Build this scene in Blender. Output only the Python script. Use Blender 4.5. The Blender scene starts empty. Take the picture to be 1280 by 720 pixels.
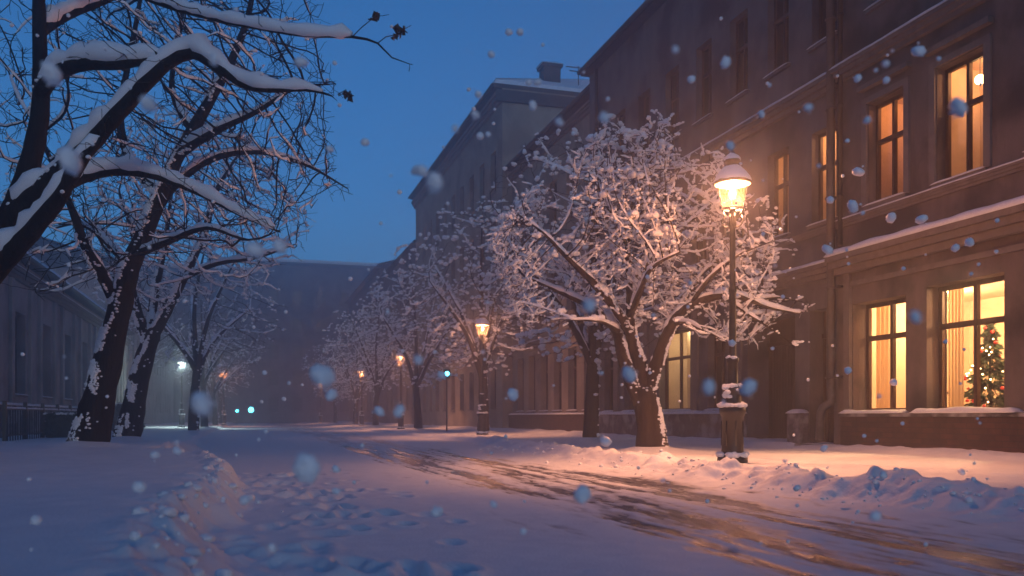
import bpy, bmesh, math, random
import numpy as np
from mathutils import Vector, kdtree

# ------------------------------------------------------------------ camera, world, exposure
SC = bpy.context.scene
COL = SC.collection
FPX = 1100.0                       # focal length in pixels of a 1280 px wide picture
YAW = math.atan(330 / FPX)         # the street runs along +Y; the camera looks to the right of it
EYE = 0.8
cy, sy = math.cos(YAW), math.sin(YAW)

cam = bpy.data.objects.new('camera', bpy.data.cameras.new('camera'))
COL.objects.link(cam)
cam.location = (0, 0, EYE)
cam.rotation_euler = (math.radians(90), 0, -YAW)
cam.data.sensor_width = 36
cam.data.lens = FPX / 1280 * 36
cam.data.shift_y = 161 / 1280
cam.data.clip_end = 2000
cam.data.clip_start = 0.05
cam.data.dof.use_dof = True
cam.data.dof.focus_distance = 16
cam.data.dof.aperture_fstop = 2.2
SC.camera = cam

W = bpy.data.worlds.new('World')
SC.world = W
W.use_nodes = True
wn = W.node_tree.nodes
bg = wn['Background']
sky = wn.new('ShaderNodeTexSky')
sky.sky_type = 'NISHITA'
sky.sun_disc = False
sky.sun_elevation = math.radians(6.0)
sky.sun_rotation = math.radians(180)
sky.air_density = 1.0
sky.dust_density = 0.0
sky.ozone_density = 5.6
W.node_tree.links.new(sky.outputs[0], bg.inputs['Color'])
bg.inputs['Strength'].default_value = 0.15

sun = bpy.data.objects.new('sun', bpy.data.lights.new('sun', 'SUN'))
COL.objects.link(sun)
sun.data.energy = 0.3
sun.data.angle = math.radians(6)
sun.data.color = (1.0, 0.97, 0.94)
sun.rotation_euler = (math.radians(84), 0, 0)

SC.view_settings.view_transform = 'Standard'
SC.view_settings.look = 'None'
SC.view_settings.exposure = 0.18
SC.view_settings.gamma = 1
SC.cycles.use_denoising = True
SC.cycles.volume_bounces = 1
SC.cycles.max_bounces = 6
SC.cycles.diffuse_bounces = 3
SC.cycles.transparent_max_bounces = 12
SC.cycles.sample_clamp_indirect = 3.0
SC.cycles.blur_glossy = 1.0

LAMP_E = 350.0
DOWN = 5.0
#                      # watts of each warm street lamp
HAZE = 0.0088

rng = np.random.default_rng(7)
random.seed(7)


# ------------------------------------------------------------------ helpers
def wp(x, y, d):
    """world point seen at photo pixel (x, y) at distance d in front of the camera"""
    X = (x - 640) / FPX * d
    return Vector((X * cy + d * sy, -X * sy + d * cy, EYE + (521 - y) / FPX * d))


def tag(o, label=None, cat=None, group=None, kind=None):
    if label: o['label'] = label
    if cat: o['category'] = cat
    if group: o['group'] = group
    if kind: o['kind'] = kind
    return o


def empty(name, loc=(0, 0, 0), rz=0, parent=None):
    o = bpy.data.objects.new(name, None)
    COL.objects.link(o)
    o.location = loc
    o.rotation_euler = (0, 0, rz)
    o.empty_display_size = 0.2
    if parent: o.parent = parent
    return o


def link_mesh(name, me, mat, parent=None, loc=None):
    o = bpy.data.objects.new(name, me)
    COL.objects.link(o)
    if mat is not None and not me.materials: me.materials.append(mat)
    if parent: o.parent = parent
    if loc is not None: o.location = loc
    return o


def np_mesh(name, v, f, smooth=True):
    """f: (n,3) or (n,4) int array, or a list of such arrays"""
    me = bpy.data.meshes.new(name)
    fs = f if isinstance(f, list) else [f]
    fs = [np.asarray(a, dtype=np.int32) for a in fs if len(a)]
    nloop = sum(a.size for a in fs)
    npoly = sum(len(a) for a in fs)
    me.vertices.add(len(v))
    me.vertices.foreach_set('co', np.asarray(v, dtype=np.float32).ravel())
    me.loops.add(nloop)
    me.loops.foreach_set('vertex_index', np.concatenate([a.ravel() for a in fs]))
    me.polygons.add(npoly)
    tot = np.concatenate([np.full(len(a), a.shape[1], np.int32) for a in fs])
    st = np.concatenate([[0], np.cumsum(tot)[:-1]]).astype(np.int32)
    me.polygons.foreach_set('loop_start', st)
    me.polygons.foreach_set('loop_total', tot)
    me.polygons.foreach_set('use_smooth', np.full(npoly, smooth))
    me.update(calc_edges=True)
    me.validate()
    return me


class MB:
    def __init__(self, fn=None):
        self.v = []; self.q = []; self.t = []; self.fn = fn

    def _add(self, pts):
        i = len(self.v)
        self.v.extend([tuple(self.fn(*p)) for p in pts] if self.fn else [tuple(p) for p in pts])
        return i

    def quad(self, a, b, c, d):
        i = self._add([a, b, c, d]); self.q.append((i, i + 1, i + 2, i + 3)); return self

    def box(self, x0, x1, y0, y1, z0, z1):
        i = self._add([(x0, y0, z0), (x1, y0, z0), (x1, y1, z0), (x0, y1, z0),
                       (x0, y0, z1), (x1, y0, z1), (x1, y1, z1), (x0, y1, z1)])
        for f in ((0, 3, 2, 1), (4, 5, 6, 7), (0, 1, 5, 4), (1, 2, 6, 5), (2, 3, 7, 6), (3, 0, 4, 7)):
            self.q.append(tuple(i + k for k in f))
        return self

    def lathe(self, prof, c=(0, 0, 0), n=16, rot=0.0):
        """prof: list of (r, z)"""
        m = len(prof)
        pts = [(c[0] + r * math.cos(rot + 2 * math.pi * k / n), c[1] + r * math.sin(rot + 2 * math.pi * k / n), c[2] + z)
               for (r, z) in prof for k in range(n)]
        i = self._add(pts)
        for a in range(m - 1):
            for k in range(n):
                k2 = (k + 1) % n
                self.q.append((i + a * n + k, i + a * n + k2, i + (a + 1) * n + k2, i + (a + 1) * n + k))
        return self

    def tube(self, pts, radii, n=6, cap=True):
        v, q = tube_arrays([Vector(p) for p in pts], radii, n)
        i = self._add(v)
        self.q.extend([tuple(i + k for k in f) for f in q])
        if cap:
            self.t.extend([(i, i + k, i + k + 1) for k in range(1, n - 1)])
            e = i + (len(pts) - 1) * n
            self.t.extend([(e, e + k, e + k + 1) for k in range(1, n - 1)])
        return self

    def build(self, name, mat, parent=None, smooth=False, bevel=0.0, loc=None):
        fs = []
        if self.q: fs.append(np.array(self.q))
        if self.t: fs.append(np.array(self.t))
        me = np_mesh(name, self.v, fs, smooth)
        if bevel:
            bm = bmesh.new(); bm.from_mesh(me)
            bmesh.ops.remove_doubles(bm, verts=bm.verts, dist=1e-5)
            bmesh.ops.bevel(bm, geom=bm.edges, offset=bevel, segments=2, affect='EDGES', clamp_overlap=True)
            bm.to_mesh(me); bm.free()
        return link_mesh(name, me, mat, parent, loc)


def tube_arrays(pts, radii, n):
    v = []; q = []
    m = len(pts)
    ref = None
    for i in range(m):
        t = (pts[min(i + 1, m - 1)] - pts[max(i - 1, 0)])
        if t.length < 1e-9: t = Vector((0, 0, 1))
        t.normalize()
        if ref is None:
            ref = Vector((1, 0, 0)) if abs(t.x) < 0.8 else Vector((0, 1, 0))
        a = (ref - t * ref.dot(t)).normalized(); ref = a
        b = t.cross(a)
        for k in range(n):
            th = 2 * math.pi * k / n
            v.append(pts[i] + (a * math.cos(th) + b * math.sin(th)) * radii[i])
    for i in range(m - 1):
        for k in range(n):
            k2 = (k + 1) % n
            q.append((i * n + k, i * n + k2, (i + 1) * n + k2, (i + 1) * n + k))
    return v, q


def icosphere(sub):
    bm = bmesh.new(); bmesh.ops.create_icosphere(bm, subdivisions=sub, radius=1)
    bm.verts.ensure_lookup_table()
    v = np.array([p.co[:] for p in bm.verts]); f = np.array([[q.index for q in p.verts] for p in bm.faces])
    bm.free(); return v, f


ICO = {1: icosphere(1), 2: icosphere(2), 3: icosphere(3)}


def blobs(centres, radii, sub=2, flat=0.75, jitter=0.22, seed=1):
    """one array of lumpy snow clods"""
    r = np.random.default_rng(seed)
    v0, f0 = ICO[sub]
    c = np.asarray(centres, float).reshape(-1, 3); ra = np.asarray(radii, float)
    n = len(c)
    if n == 0: return np.zeros((0, 3)), np.zeros((0, 3), int)
    th = r.uniform(0, 6.28, n); cs, sn = np.cos(th), np.sin(th)
    jit = 1 + r.uniform(-jitter, jitter, (n, len(v0), 1))
    v = v0[None] * jit
    st = np.stack([r.uniform(.75, 1.35, n), r.uniform(.75, 1.2, n), np.full(n, flat) * r.uniform(.8, 1.2, n)], 1)
    v = v * st[:, None, :]
    x = v[..., 0] * cs[:, None] - v[..., 1] * sn[:, None]
    y = v[..., 0] * sn[:, None] + v[..., 1] * cs[:, None]
    v = np.stack([x, y, v[..., 2]], -1) * ra[:, None, None] + c[:, None, :]
    f = f0[None] + (np.arange(n) * len(v0))[:, None, None]
    return v.reshape(-1, 3), f.reshape(-1, 3)


_T = np.random.default_rng(3).random((256, 256))


def vnoise(x, y, seed=0):
    x = np.asarray(x) + seed * 17.31; y = np.asarray(y) + seed * 9.77
    xi = np.floor(x).astype(int); yi = np.floor(y).astype(int)
    fx = x - xi; fy = y - yi
    fx = fx * fx * (3 - 2 * fx); fy = fy * fy * (3 - 2 * fy)
    g = lambda a, b: _T[(a + seed * 31) & 255, (b + seed * 57) & 255]
    return (g(xi, yi) * (1 - fx) + g(xi + 1, yi) * fx) * (1 - fy) + (g(xi, yi + 1) * (1 - fx) + g(xi + 1, yi + 1) * fx) * fy


def fbm(x, y, oct=4, seed=0):
    s = 0; a = .5
    for o in range(oct):
        s = s + a * vnoise(x * 2 ** o, y * 2 ** o, seed + o); a *= .5
    return s


def sstep(a, b, x):
    t = np.clip((x - a) / (b - a), 0, 1); return t * t * (3 - 2 * t)


# ------------------------------------------------------------------ materials
def new_mat(name):
    m = bpy.data.materials.new(name); m.use_nodes = True
    nt = m.node_tree; b = nt.nodes['Principled BSDF']
    return m, nt, b


def noisy(name, c1, c2, scale=4, rough=.8, bump=.3, bscale=40, stretch=(1, 1, 1), metal=0.0, spec=.3, dist=.02, c3=None, scale3=1.2):
    m, nt, b = new_mat(name)
    tc = nt.nodes.new('ShaderNodeTexCoord'); mp = nt.nodes.new('ShaderNodeMapping')
    mp.inputs['Scale'].default_value = stretch
    nt.links.new(tc.outputs['Object'], mp.inputs[0])
    n1 = nt.nodes.new('ShaderNodeTexNoise'); n1.inputs['Scale'].default_value = scale
    n1.inputs['Detail'].default_value = 6; n1.inputs['Roughness'].default_value = .65
    nt.links.new(mp.outputs[0], n1.inputs['Vector'])
    rp = nt.nodes.new('ShaderNodeValToRGB')
    rp.color_ramp.elements[0].position = .32; rp.color_ramp.elements[0].color = (*c1, 1)
    rp.color_ramp.elements[1].position = .68; rp.color_ramp.elements[1].color = (*c2, 1)
    nt.links.new(n1.outputs[0], rp.inputs[0])
    out = rp.outputs[0]
    if c3:
        n3 = nt.nodes.new('ShaderNodeTexNoise'); n3.inputs['Scale'].default_value = scale3
        n3.inputs['Detail'].default_value = 5
        nt.links.new(tc.outputs['Object'], n3.inputs['Vector'])
        r3 = nt.nodes.new('ShaderNodeMapRange'); r3.inputs[1].default_value = .47; r3.inputs[2].default_value = .62
        nt.links.new(n3.outputs[0], r3.inputs[0])
        mx = nt.nodes.new('ShaderNodeMix'); mx.data_type = 'RGBA'
        nt.links.new(r3.outputs[0], mx.inputs['Factor']); nt.links.new(out, mx.inputs[6])
        mx.inputs[7].default_value = (*c3, 1); out = mx.outputs[2]
    nt.links.new(out, b.inputs['Base Color'])
    b.inputs['Roughness'].default_value = rough; b.inputs['Metallic'].default_value = metal
    b.inputs['Specular IOR Level'].default_value = spec
    if bump:
        n2 = nt.nodes.new('ShaderNodeTexNoise'); n2.inputs['Scale'].default_value = bscale
        n2.inputs['Detail'].default_value = 5
        nt.links.new(mp.outputs[0], n2.inputs['Vector'])
        bp = nt.nodes.new('ShaderNodeBump'); bp.inputs['Strength'].default_value = bump
        bp.inputs['Distance'].default_value = dist
        nt.links.new(n2.outputs[0], bp.inputs['Height']); nt.links.new(bp.outputs[0], b.inputs['Normal'])
    return m


SNOW = noisy('snow', (.70, .73, .78), (.8, .82, .85), 3, .65, .5, 55, dist=.012, spec=.25)
SNOWB = noisy('branch snow', (.86, .87, .9), (.92, .92, .93), 3, .7, .35, 60, dist=.01, spec=.2)
BARK = noisy('dark bark', (.014, .009, .007), (.05, .03, .02), 9, .85, .9, 22, stretch=(1, 1, .22), dist=.03)
BARKD = noisy('black wet bark', (.006, .004, .0035), (.02, .012, .009), 9, .8, .9, 22, stretch=(1, 1, .22), dist=.03)
TWIG = noisy('twig bark', (.015, .01, .008), (.04, .026, .02), 20, .85, 0)
STUCCO = noisy('grey beige stucco', (.11, .088, .08), (.185, .15, .135), 2.2, .9, .45, 26, stretch=(1, 1, .4), c3=(.06, .05, .05), scale3=.8)
STUCCO2 = noisy('worn grey stucco', (.11, .1, .1), (.18, .165, .16), 1.6, .9, .45, 26, stretch=(1, 1, .4), c3=(.06, .055, .06), scale3=.7)
STUCCO3 = noisy('ochre stucco', (.26, .22, .17), (.36, .31, .25), 1.4, .9, .3, 26, c3=(.2, .17, .14), scale3=.6)
STUCCO4 = noisy('pale stucco', (.32, .3, .29), (.42, .39, .37), 1.4, .9, .3, 26, c3=(.24, .22, .21), scale3=.6)
TRIM = noisy('plaster trim', (.14, .115, .1), (.22, .185, .165), 5, .85, .25, 40, c3=(.17, .15, .14))
WOOD = noisy('dark window wood', (.035, .016, .01), (.075, .034, .02), 12, .5, .3, 30, stretch=(1, 1, .2))
IRON = noisy('black cast iron', (.006, .006, .007), (.016, .015, .015), 14, .42, .35, 60, spec=.5, dist=.004)
ZINC = noisy('grey zinc pipe', (.06, .055, .055), (.13, .12, .115), 6, .5, .2, 30, metal=.35, c3=(.1, .07, .055))
ROOF = noisy('dark roof sheet', (.03, .035, .04), (.06, .065, .07), 3, .6, .2, 20)
STONE = noisy('dark plinth stone', (.05, .047, .05), (.13, .12, .12), 3.2, .85, .8, 14, dist=.03, c3=(.3, .3, .32), scale3=2.3)
HEDGE = noisy('dark hedge', (.008, .014, .01), (.03, .045, .03), 8, .9, 0)


def brick_mat(name, c1, c2, mortar):
    m, nt, b = new_mat(name)
    tc = nt.nodes.new('ShaderNodeTexCoord'); sp = nt.nodes.new('ShaderNodeSeparateXYZ'); cb = nt.nodes.new('ShaderNodeCombineXYZ')
    nt.links.new(tc.outputs['Object'], sp.inputs[0])
    nt.links.new(sp.outputs['Y'], cb.inputs['X']); nt.links.new(sp.outputs['Z'], cb.inputs['Y'])
    br = nt.nodes.new('ShaderNodeTexBrick')
    br.inputs['Scale'].default_value = 1; br.inputs['Brick Width'].default_value = .3; br.inputs['Row Height'].default_value = .1
    br.inputs['Mortar Size'].default_value = .008
    br.inputs['Color1'].default_value = (*c1, 1); br.inputs['Color2'].default_value = (*c2, 1); br.inputs['Mortar'].default_value = (*mortar, 1)
    nt.links.new(cb.outputs[0], br.inputs['Vector'])
    n = nt.nodes.new('ShaderNodeTexNoise'); n.inputs['Scale'].default_value = 5; n.inputs['Detail'].default_value = 6
    nt.links.new(tc.outputs['Object'], n.inputs['Vector'])
    mx = nt.nodes.new('ShaderNodeMix'); mx.data_type = 'RGBA'; mx.blend_type = 'MULTIPLY'; mx.inputs['Factor'].default_value = .8
    nt.links.new(br.outputs[0], mx.inputs[6])
    rp = nt.nodes.new('ShaderNodeValToRGB'); rp.color_ramp.elements[0].position = .3; rp.color_ramp.elements[0].color = (.35, .35, .35, 1)
    rp.color_ramp.elements[1].position = .7
    nt.links.new(n.outputs[0], rp.inputs[0]); nt.links.new(rp.outputs[0], mx.inputs[7])
    nt.links.new(mx.outputs[2], b.inputs['Base Color']); b.inputs['Roughness'].default_value = .8
    bp = nt.nodes.new('ShaderNodeBump'); bp.inputs['Strength'].default_value = .6; bp.inputs['Distance'].default_value = .01
    nt.links.new(br.outputs['Fac'], bp.inputs['Height']); bp.invert = True
    nt.links.new(bp.outputs[0], b.inputs['Normal'])
    return m


BRICK = brick_mat('dark brick plinth', (.10, .045, .03), (.06, .03, .022), (.035, .028, .025))


def simple(name, col, rough=.6, metal=0, emit=None, es=0):
    m, nt, b = new_mat(name)
    b.inputs['Base Color'].default_value = (*col, 1); b.inputs['Roughness'].default_value = rough; b.inputs['Metallic'].default_value = metal
    if emit:
        b.inputs['Emission Color'].default_value = (*emit, 1); b.inputs['Emission Strength'].default_value = es
    return m


def glass_mat(name, tint=(1, 1, 1), gloss=.08):
    m = bpy.data.materials.new(name); m.use_nodes = True; nt = m.node_tree
    nt.nodes.remove(nt.nodes['Principled BSDF'])
    t = nt.nodes.new('ShaderNodeBsdfTransparent'); t.inputs[0].default_value = (*tint, 1)
    g = nt.nodes.new('ShaderNodeBsdfGlossy'); g.inputs['Roughness'].default_value = .05
    mx = nt.nodes.new('ShaderNodeMixShader'); mx.inputs[0].default_value = gloss
    nt.links.new(t.outputs[0], mx.inputs[1]); nt.links.new(g.outputs[0], mx.inputs[2])
    nt.links.new(mx.outputs[0], nt.nodes['Material Output'].inputs[0])
    return m


def lantern_glass(name, col):
    """frosted lamp pane: lets most of the bulb's light through and scatters the rest"""
    m = bpy.data.materials.new(name); m.use_nodes = True; nt = m.node_tree
    nt.nodes.remove(nt.nodes['Principled BSDF'])
    t = nt.nodes.new('ShaderNodeBsdfTransparent'); t.inputs[0].default_value = (1, .97, .93, 1)
    g = nt.nodes.new('ShaderNodeBsdfTranslucent'); g.inputs[0].default_value = (*col, 1)
    mx = nt.nodes.new('ShaderNodeMixShader'); mx.inputs[0].default_value = .012
    nt.links.new(t.outputs[0], mx.inputs[1]); nt.links.new(g.outputs[0], mx.inputs[2])
    nt.links.new(mx.outputs[0], nt.nodes['Material Output'].inputs[0])
    return m


GLASS = glass_mat('window glass')
DARKGLASS = simple('dark window glass', (.012, .014, .018), .25)
DARKGLASS.node_tree.nodes['Principled BSDF'].inputs['Specular IOR Level'].default_value = .18
LGLASS = lantern_glass('lantern glass', (1, .66, .36))
LGLASSW = lantern_glass('cool lantern glass', (.85, 1, 1))
def glow_mat(name, col, st):
    m = bpy.data.materials.new(name); m.use_nodes = True; nt = m.node_tree
    nt.nodes.remove(nt.nodes['Principled BSDF'])
    e = nt.nodes.new('ShaderNodeEmission'); e.inputs[0].default_value = (*col, 1); e.inputs[1].default_value = st
    t = nt.nodes.new('ShaderNodeBsdfTransparent'); a = nt.nodes.new('ShaderNodeAddShader')
    nt.links.new(e.outputs[0], a.inputs[0]); nt.links.new(t.outputs[0], a.inputs[1])
    nt.links.new(a.outputs[0], nt.nodes['Material Output'].inputs[0])
    return m


BULB = glow_mat('warm gas mantle', (1.0, .6, .27), 5)
BULBW = glow_mat('cool gas mantle', (.75, 1.0, .95), 8)
ROOM = noisy('warm room plaster', (.6, .47, .34), (.72, .58, .44), 2, .9, 0)
DRAPE = noisy('cream curtain', (.62, .5, .34), (.78, .64, .46), 14, .9, 0, stretch=(1, 6, .1))
_nt = DRAPE.node_tree; _b = _nt.nodes['Principled BSDF']
_tl = _nt.nodes.new('ShaderNodeBsdfTranslucent'); _mx = _nt.nodes.new('ShaderNodeMixShader'); _mx.inputs[0].default_value = .55
_nt.links.new(_b.inputs['Base Color'].links[0].from_socket, _tl.inputs[0]); _nt.links.new(_b.outputs[0], _mx.inputs[1]); _nt.links.new(_tl.outputs[0], _mx.inputs[2])
_nt.links.new(_mx.outputs[0], _nt.nodes['Material Output'].inputs[0])
DARKIN = simple('dark interior', (.01, .01, .012), .9)


# ------------------------------------------------------------------ ground: verge, road, pavement (one height function)
TREES_R = [(7.9, 16.4), (9.4, 23.5), (9.8, 37), (9.0, 48), (8.6, 62), (8.8, 76), (8.6, 92)]
TREES_L = [(-2.6, 16.3), (-3.0, 24.8), (-2.3, 41), (-2.6, 58), (-2.5, 74), (-2.6, 90)]
FOOT = []
for k in range(150):
    s = rng.uniform(3.6, 13); L = .55 + .12 * math.sin(s) + rng.normal(0, .42)
    FOOT.append((L, s, rng.uniform(.05, .1), rng.uniform(.1, .17), rng.uniform(.02, .05)))
for k in range(70):
    FOOT.append((rng.uniform(5.6, 11.3), rng.uniform(4.5, 26), rng.uniform(.05, .1), rng.uniform(.09, .16), rng.uniform(.02, .05)))


def edge_left(s):
    return -.3 + .1 * np.sin(s * .9) + .22 * (fbm(s * 1.1, s * 0 + 3, 3, 5) - .5) - 1.1 * sstep(12.2, 15.5, s) - .5 * sstep(20, 40, s)


def height(L, s):
    h = .035 * (fbm(L * .8, s * .5, 3, 1) - .5) + .012 * (fbm(L * 5, s * 4, 3, 2) - .5)
    # left verge bank with a crumbling edge
    near = 1 - sstep(16, 30, s)
    e = edge_left(s) + .28 * (fbm(s * 2.1, L * 2.1, 3, 11) - .5)
    bank = 1 - sstep(0, .16 + .12 * near + .22 * vnoise(s * 1.3, L * 0, 12), L - e + .1)
    bh = .12 + .17 * near
    swell = .16 * (fbm(L * .45 + 4, s * .35, 3, 21) - .5)
    h = h + bank * (bh + swell * sstep(.2, 1.6, e - L))
    rag = np.exp(-((L - e + .02) / .16) ** 2) * near
    h = h + rag * (.2 * np.clip(fbm(L * 4.2, s * 3.6, 3, 31) - .45, -.22, .3) + .12 * (fbm(L * 13, s * 12, 2, 32) - .4))
    # right pavement and ploughed berm
    rn = 1 - sstep(20, 34, s)
    k = 5.75 + .15 * np.sin(s * .5) + .22 * (fbm(s * .8, L * 0, 2, 41) - .5) + 1.0 * sstep(14, 26, s)
    pav = sstep(-.25, .12, L - k)
    h = h + pav * .1
    clod = np.clip(fbm(L * 2.2, s * 1.9, 4, 51) - .36, 0, 1)
    berm = np.exp(-((L - k - .15) / .55) ** 2)
    h = h + berm * rn * (.34 * clod + .03) * (0.75 + .5 * vnoise(s * .5, L * 0, 8))
    clod2 = np.clip(fbm(L * 6, s * 5, 3, 52) - .45, 0, 1)
    h = h + berm * rn * .26 * clod2
    tr = np.exp(-((L - k - .55 - .05 * np.sin(s)) / .09) ** 2) * sstep(13, 17, s) * (1 - sstep(30, 40, s))
    h = h - tr * (.06 + .14 * vnoise(s * 2.0, L * 0, 9))
    # drift along the right-hand wall
    h = h + .22 * sstep(11.0, 12.0, L) * (.35 + fbm(L * 1.5, s * 1.6, 4, 61)) * .8
    h = h + .05 * pav * (fbm(L * 1.2, s * .9, 4, 71) - .5)
    # ruts and slush on the road
    for c, w, d in ((2.75, .33, .02), (4.35, .4, .025)):
        cc = c + .18 * np.sin(s * .22)
        h = h - np.exp(-((L - cc) / w) ** 2) * d
    sl = slush(L, s)
    h = h + sl * .018 * (fbm(L * 12, s * 3.5, 3, 81) - .5) - .008 * sl
    # mounds round trunks
    for (tx, ty) in TREES_R + TREES_L:
        d2 = (L - tx) ** 2 + ((s - ty)) ** 2
        h = h + .13 * np.exp(-d2 / .42)
    for (fx, fy, rx, ry, dp) in FOOT:
        m = (np.abs(L - fx) < .45) & (np.abs(s - fy) < .6)
        if m.any():
            q = ((L[m] - fx) / rx) ** 2 + ((s[m] - fy) / ry) ** 2
            h[m] = h[m] - dp * np.exp(-q ** 1.5) + dp * .35 * np.exp(-(np.sqrt(q) - 1.5) ** 2 * 4)
    return h


def slush(L, s):
    m = 0
    for c, w, a in ((2.8, .5, .95), (4.25, .6, 1.0), (3.4, .45, .45)):
        cc = c + .2 * np.sin(s * .21) + .15 * (vnoise(s * .35, L * 0, 13) - .5)
        m = m + a * np.exp(-((L - cc) / w) ** 2)
    n = fbm(L * 7.5, s * .5, 5, 91)
    n2 = fbm(L * 19, s * 4, 3, 93)
    v = m * .72 + (n - .5) * 1.9 + (n2 - .5) * 1.1
    far = 1 - .5 * sstep(14, 40, s)
    return np.clip(sstep(.28, .85, v), 0, 1) * far * sstep(1.6, 2.3, L) * (1 - sstep(5.0, 5.5, L))


def sgrid():
    a = [2.5]
    while a[-1] < 11: a.append(a[-1] + .026)
    st = .026
    while a[-1] < 300:
        st *= 1.022; a.append(a[-1] + st)
    return np.array(a)


def ground_mat(name, wet):
    m = SNOW.copy(); m.name = name
    if not wet: return m
    nt = m.node_tree; b = nt.nodes['Principled BSDF']
    at = nt.nodes.new('ShaderNodeAttribute'); at.attribute_name = 'slush'
    tc = nt.nodes.new('ShaderNodeTexCoord'); mp = nt.nodes.new('ShaderNodeMapping'); mp.inputs['Scale'].default_value = (9, 2.2, 1)
    n = nt.nodes.new('ShaderNodeTexNoise'); n.inputs['Scale'].default_value = 1.5; n.inputs['Detail'].default_value = 7
    nt.links.new(tc.outputs['Object'], mp.inputs[0]); nt.links.new(mp.outputs[0], n.inputs['Vector'])
    rp = nt.nodes.new('ShaderNodeValToRGB')
    rp.color_ramp.elements[0].position = .35; rp.color_ramp.elements[0].color = (.03, .028, .033, 1)
    rp.color_ramp.elements[1].position = .7; rp.color_ramp.elements[1].color = (.3, .29, .32, 1)
    nt.links.new(n.outputs[0], rp.inputs[0])
    old = b.inputs['Base Color'].links[0].from_socket
    mx = nt.nodes.new('ShaderNodeMix'); mx.data_type = 'RGBA'
    nt.links.new(at.outputs['Fac'], mx.inputs['Factor']); nt.links.new(old, mx.inputs[6]); nt.links.new(rp.outputs[0], mx.inputs[7])
    nt.links.new(mx.outputs[2], b.inputs['Base Color'])
    mr = nt.nodes.new('ShaderNodeMapRange'); mr.inputs[3].default_value = .62; mr.inputs[4].default_value = .17
    nt.links.new(at.outputs['Fac'], mr.inputs[0]); nt.links.new(mr.outputs[0], b.inputs['Roughness'])
    ms = nt.nodes.new('ShaderNodeMapRange'); ms.inputs[3].default_value = .25; ms.inputs[4].default_value = .24
    nt.links.new(at.outputs['Fac'], ms.inputs[0]); nt.links.new(ms.outputs[0], b.inputs['Specular IOR Level'])
    return m


def strip(name, Ls, ss, mat, wet=False):
    L, s = np.meshgrid(Ls, ss)
    h = height(L, s)
    v = np.stack([L, s, h], -1).reshape(-1, 3)
    a, b = L.shape
    i = np.arange(a * b).reshape(a, b)
    f = np.stack([i[:-1, :-1], i[:-1, 1:], i[1:, 1:], i[1:, :-1]], -1).reshape(-1, 4)
    me = np_mesh(name, v, f)
    if wet:
        at = me.attributes.new('slush', 'FLOAT', 'POINT')
        at.data.foreach_set('value', slush(L, s).ravel().astype(np.float32))
    o = link_mesh(name, me, mat)
    tag(o, kind='structure')
    return o


ss = sgrid()
gl = -.3 - np.concatenate([np.arange(0, 1.6, .03), 1.6 + np.cumsum(.03 * 1.035 ** np.arange(1, 75))])
gl = np.sort(gl[gl > -9.5]); gl = np.concatenate([gl, [.0, .03, .06, .09]]) if False else gl
strip('snowy_verge', np.sort(np.concatenate([gl, [-10.5]])), ss, ground_mat('verge snow', False))
strip('road', np.concatenate([np.arange(-.3, 5.2, .03), [5.2]]), ss, ground_mat('road snow and slush', True), True)
strip('pavement', np.concatenate([np.arange(5.2, 12.5, .036), [12.6, 13.5]]), ss, ground_mat('pavement snow', False))
MB().box(-150, 150, -60, 300, -.9, -.35).build('ground', ground_mat('field snow', False))
tag(bpy.data.objects['ground'], kind='structure')
# snow behind the camera and beyond the two house rows, so that light bounces there too
m_ = MB()
m_.quad((-60, -40, .02), (60, -40, .02), (60, 2.5, .02), (-60, 2.5, .02))
m_.quad((-90, 2.5, .1), (-10.5, 2.5, .1), (-10.5, 290, .1), (-90, 290, .1))
m_.quad((13.5, 2.5, .1), (90, 2.5, .1), (90, 290, .1), (13.5, 290, .1))
tag(m_.build('snow_field', SNOW), kind='structure')


def clods():
    R = np.random.default_rng(41); C = []; rr = []
    for k in range(160):
        s_ = 3.8 + 10.5 * R.random() ** 1.2; L_ = float(edge_left(np.array(s_))) + R.normal(.06, .14)
        C.append((L_, s_)); rr.append(.012 + .035 * R.random() ** 2.5)
    for k in range(420):
        s_ = 4.5 + 17 * R.random() ** 1.3; L_ = 5.9 + .15 * math.sin(s_ * .5) + R.normal(0, .38)
        C.append((L_, s_)); rr.append(.008 + .03 * R.random() ** 3)
    C = np.array(C); h = height(C[:, 0].copy(), C[:, 1].copy())
    v, f = blobs(np.stack([C[:, 0], C[:, 1], h + np.array(rr) * .25], 1), rr, 2, .75, .28, 12)
    return link_mesh('snow_clods', np_mesh('snow_clods', v, f), SNOWB)


tag(clods(), 'broken crumbs and clods of snow along both edges of the road', 'snow', kind='stuff')


def gz(L, s):
    return float(height(np.array([[float(L)]]), np.array([[float(s)]]))[0, 0])


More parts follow.
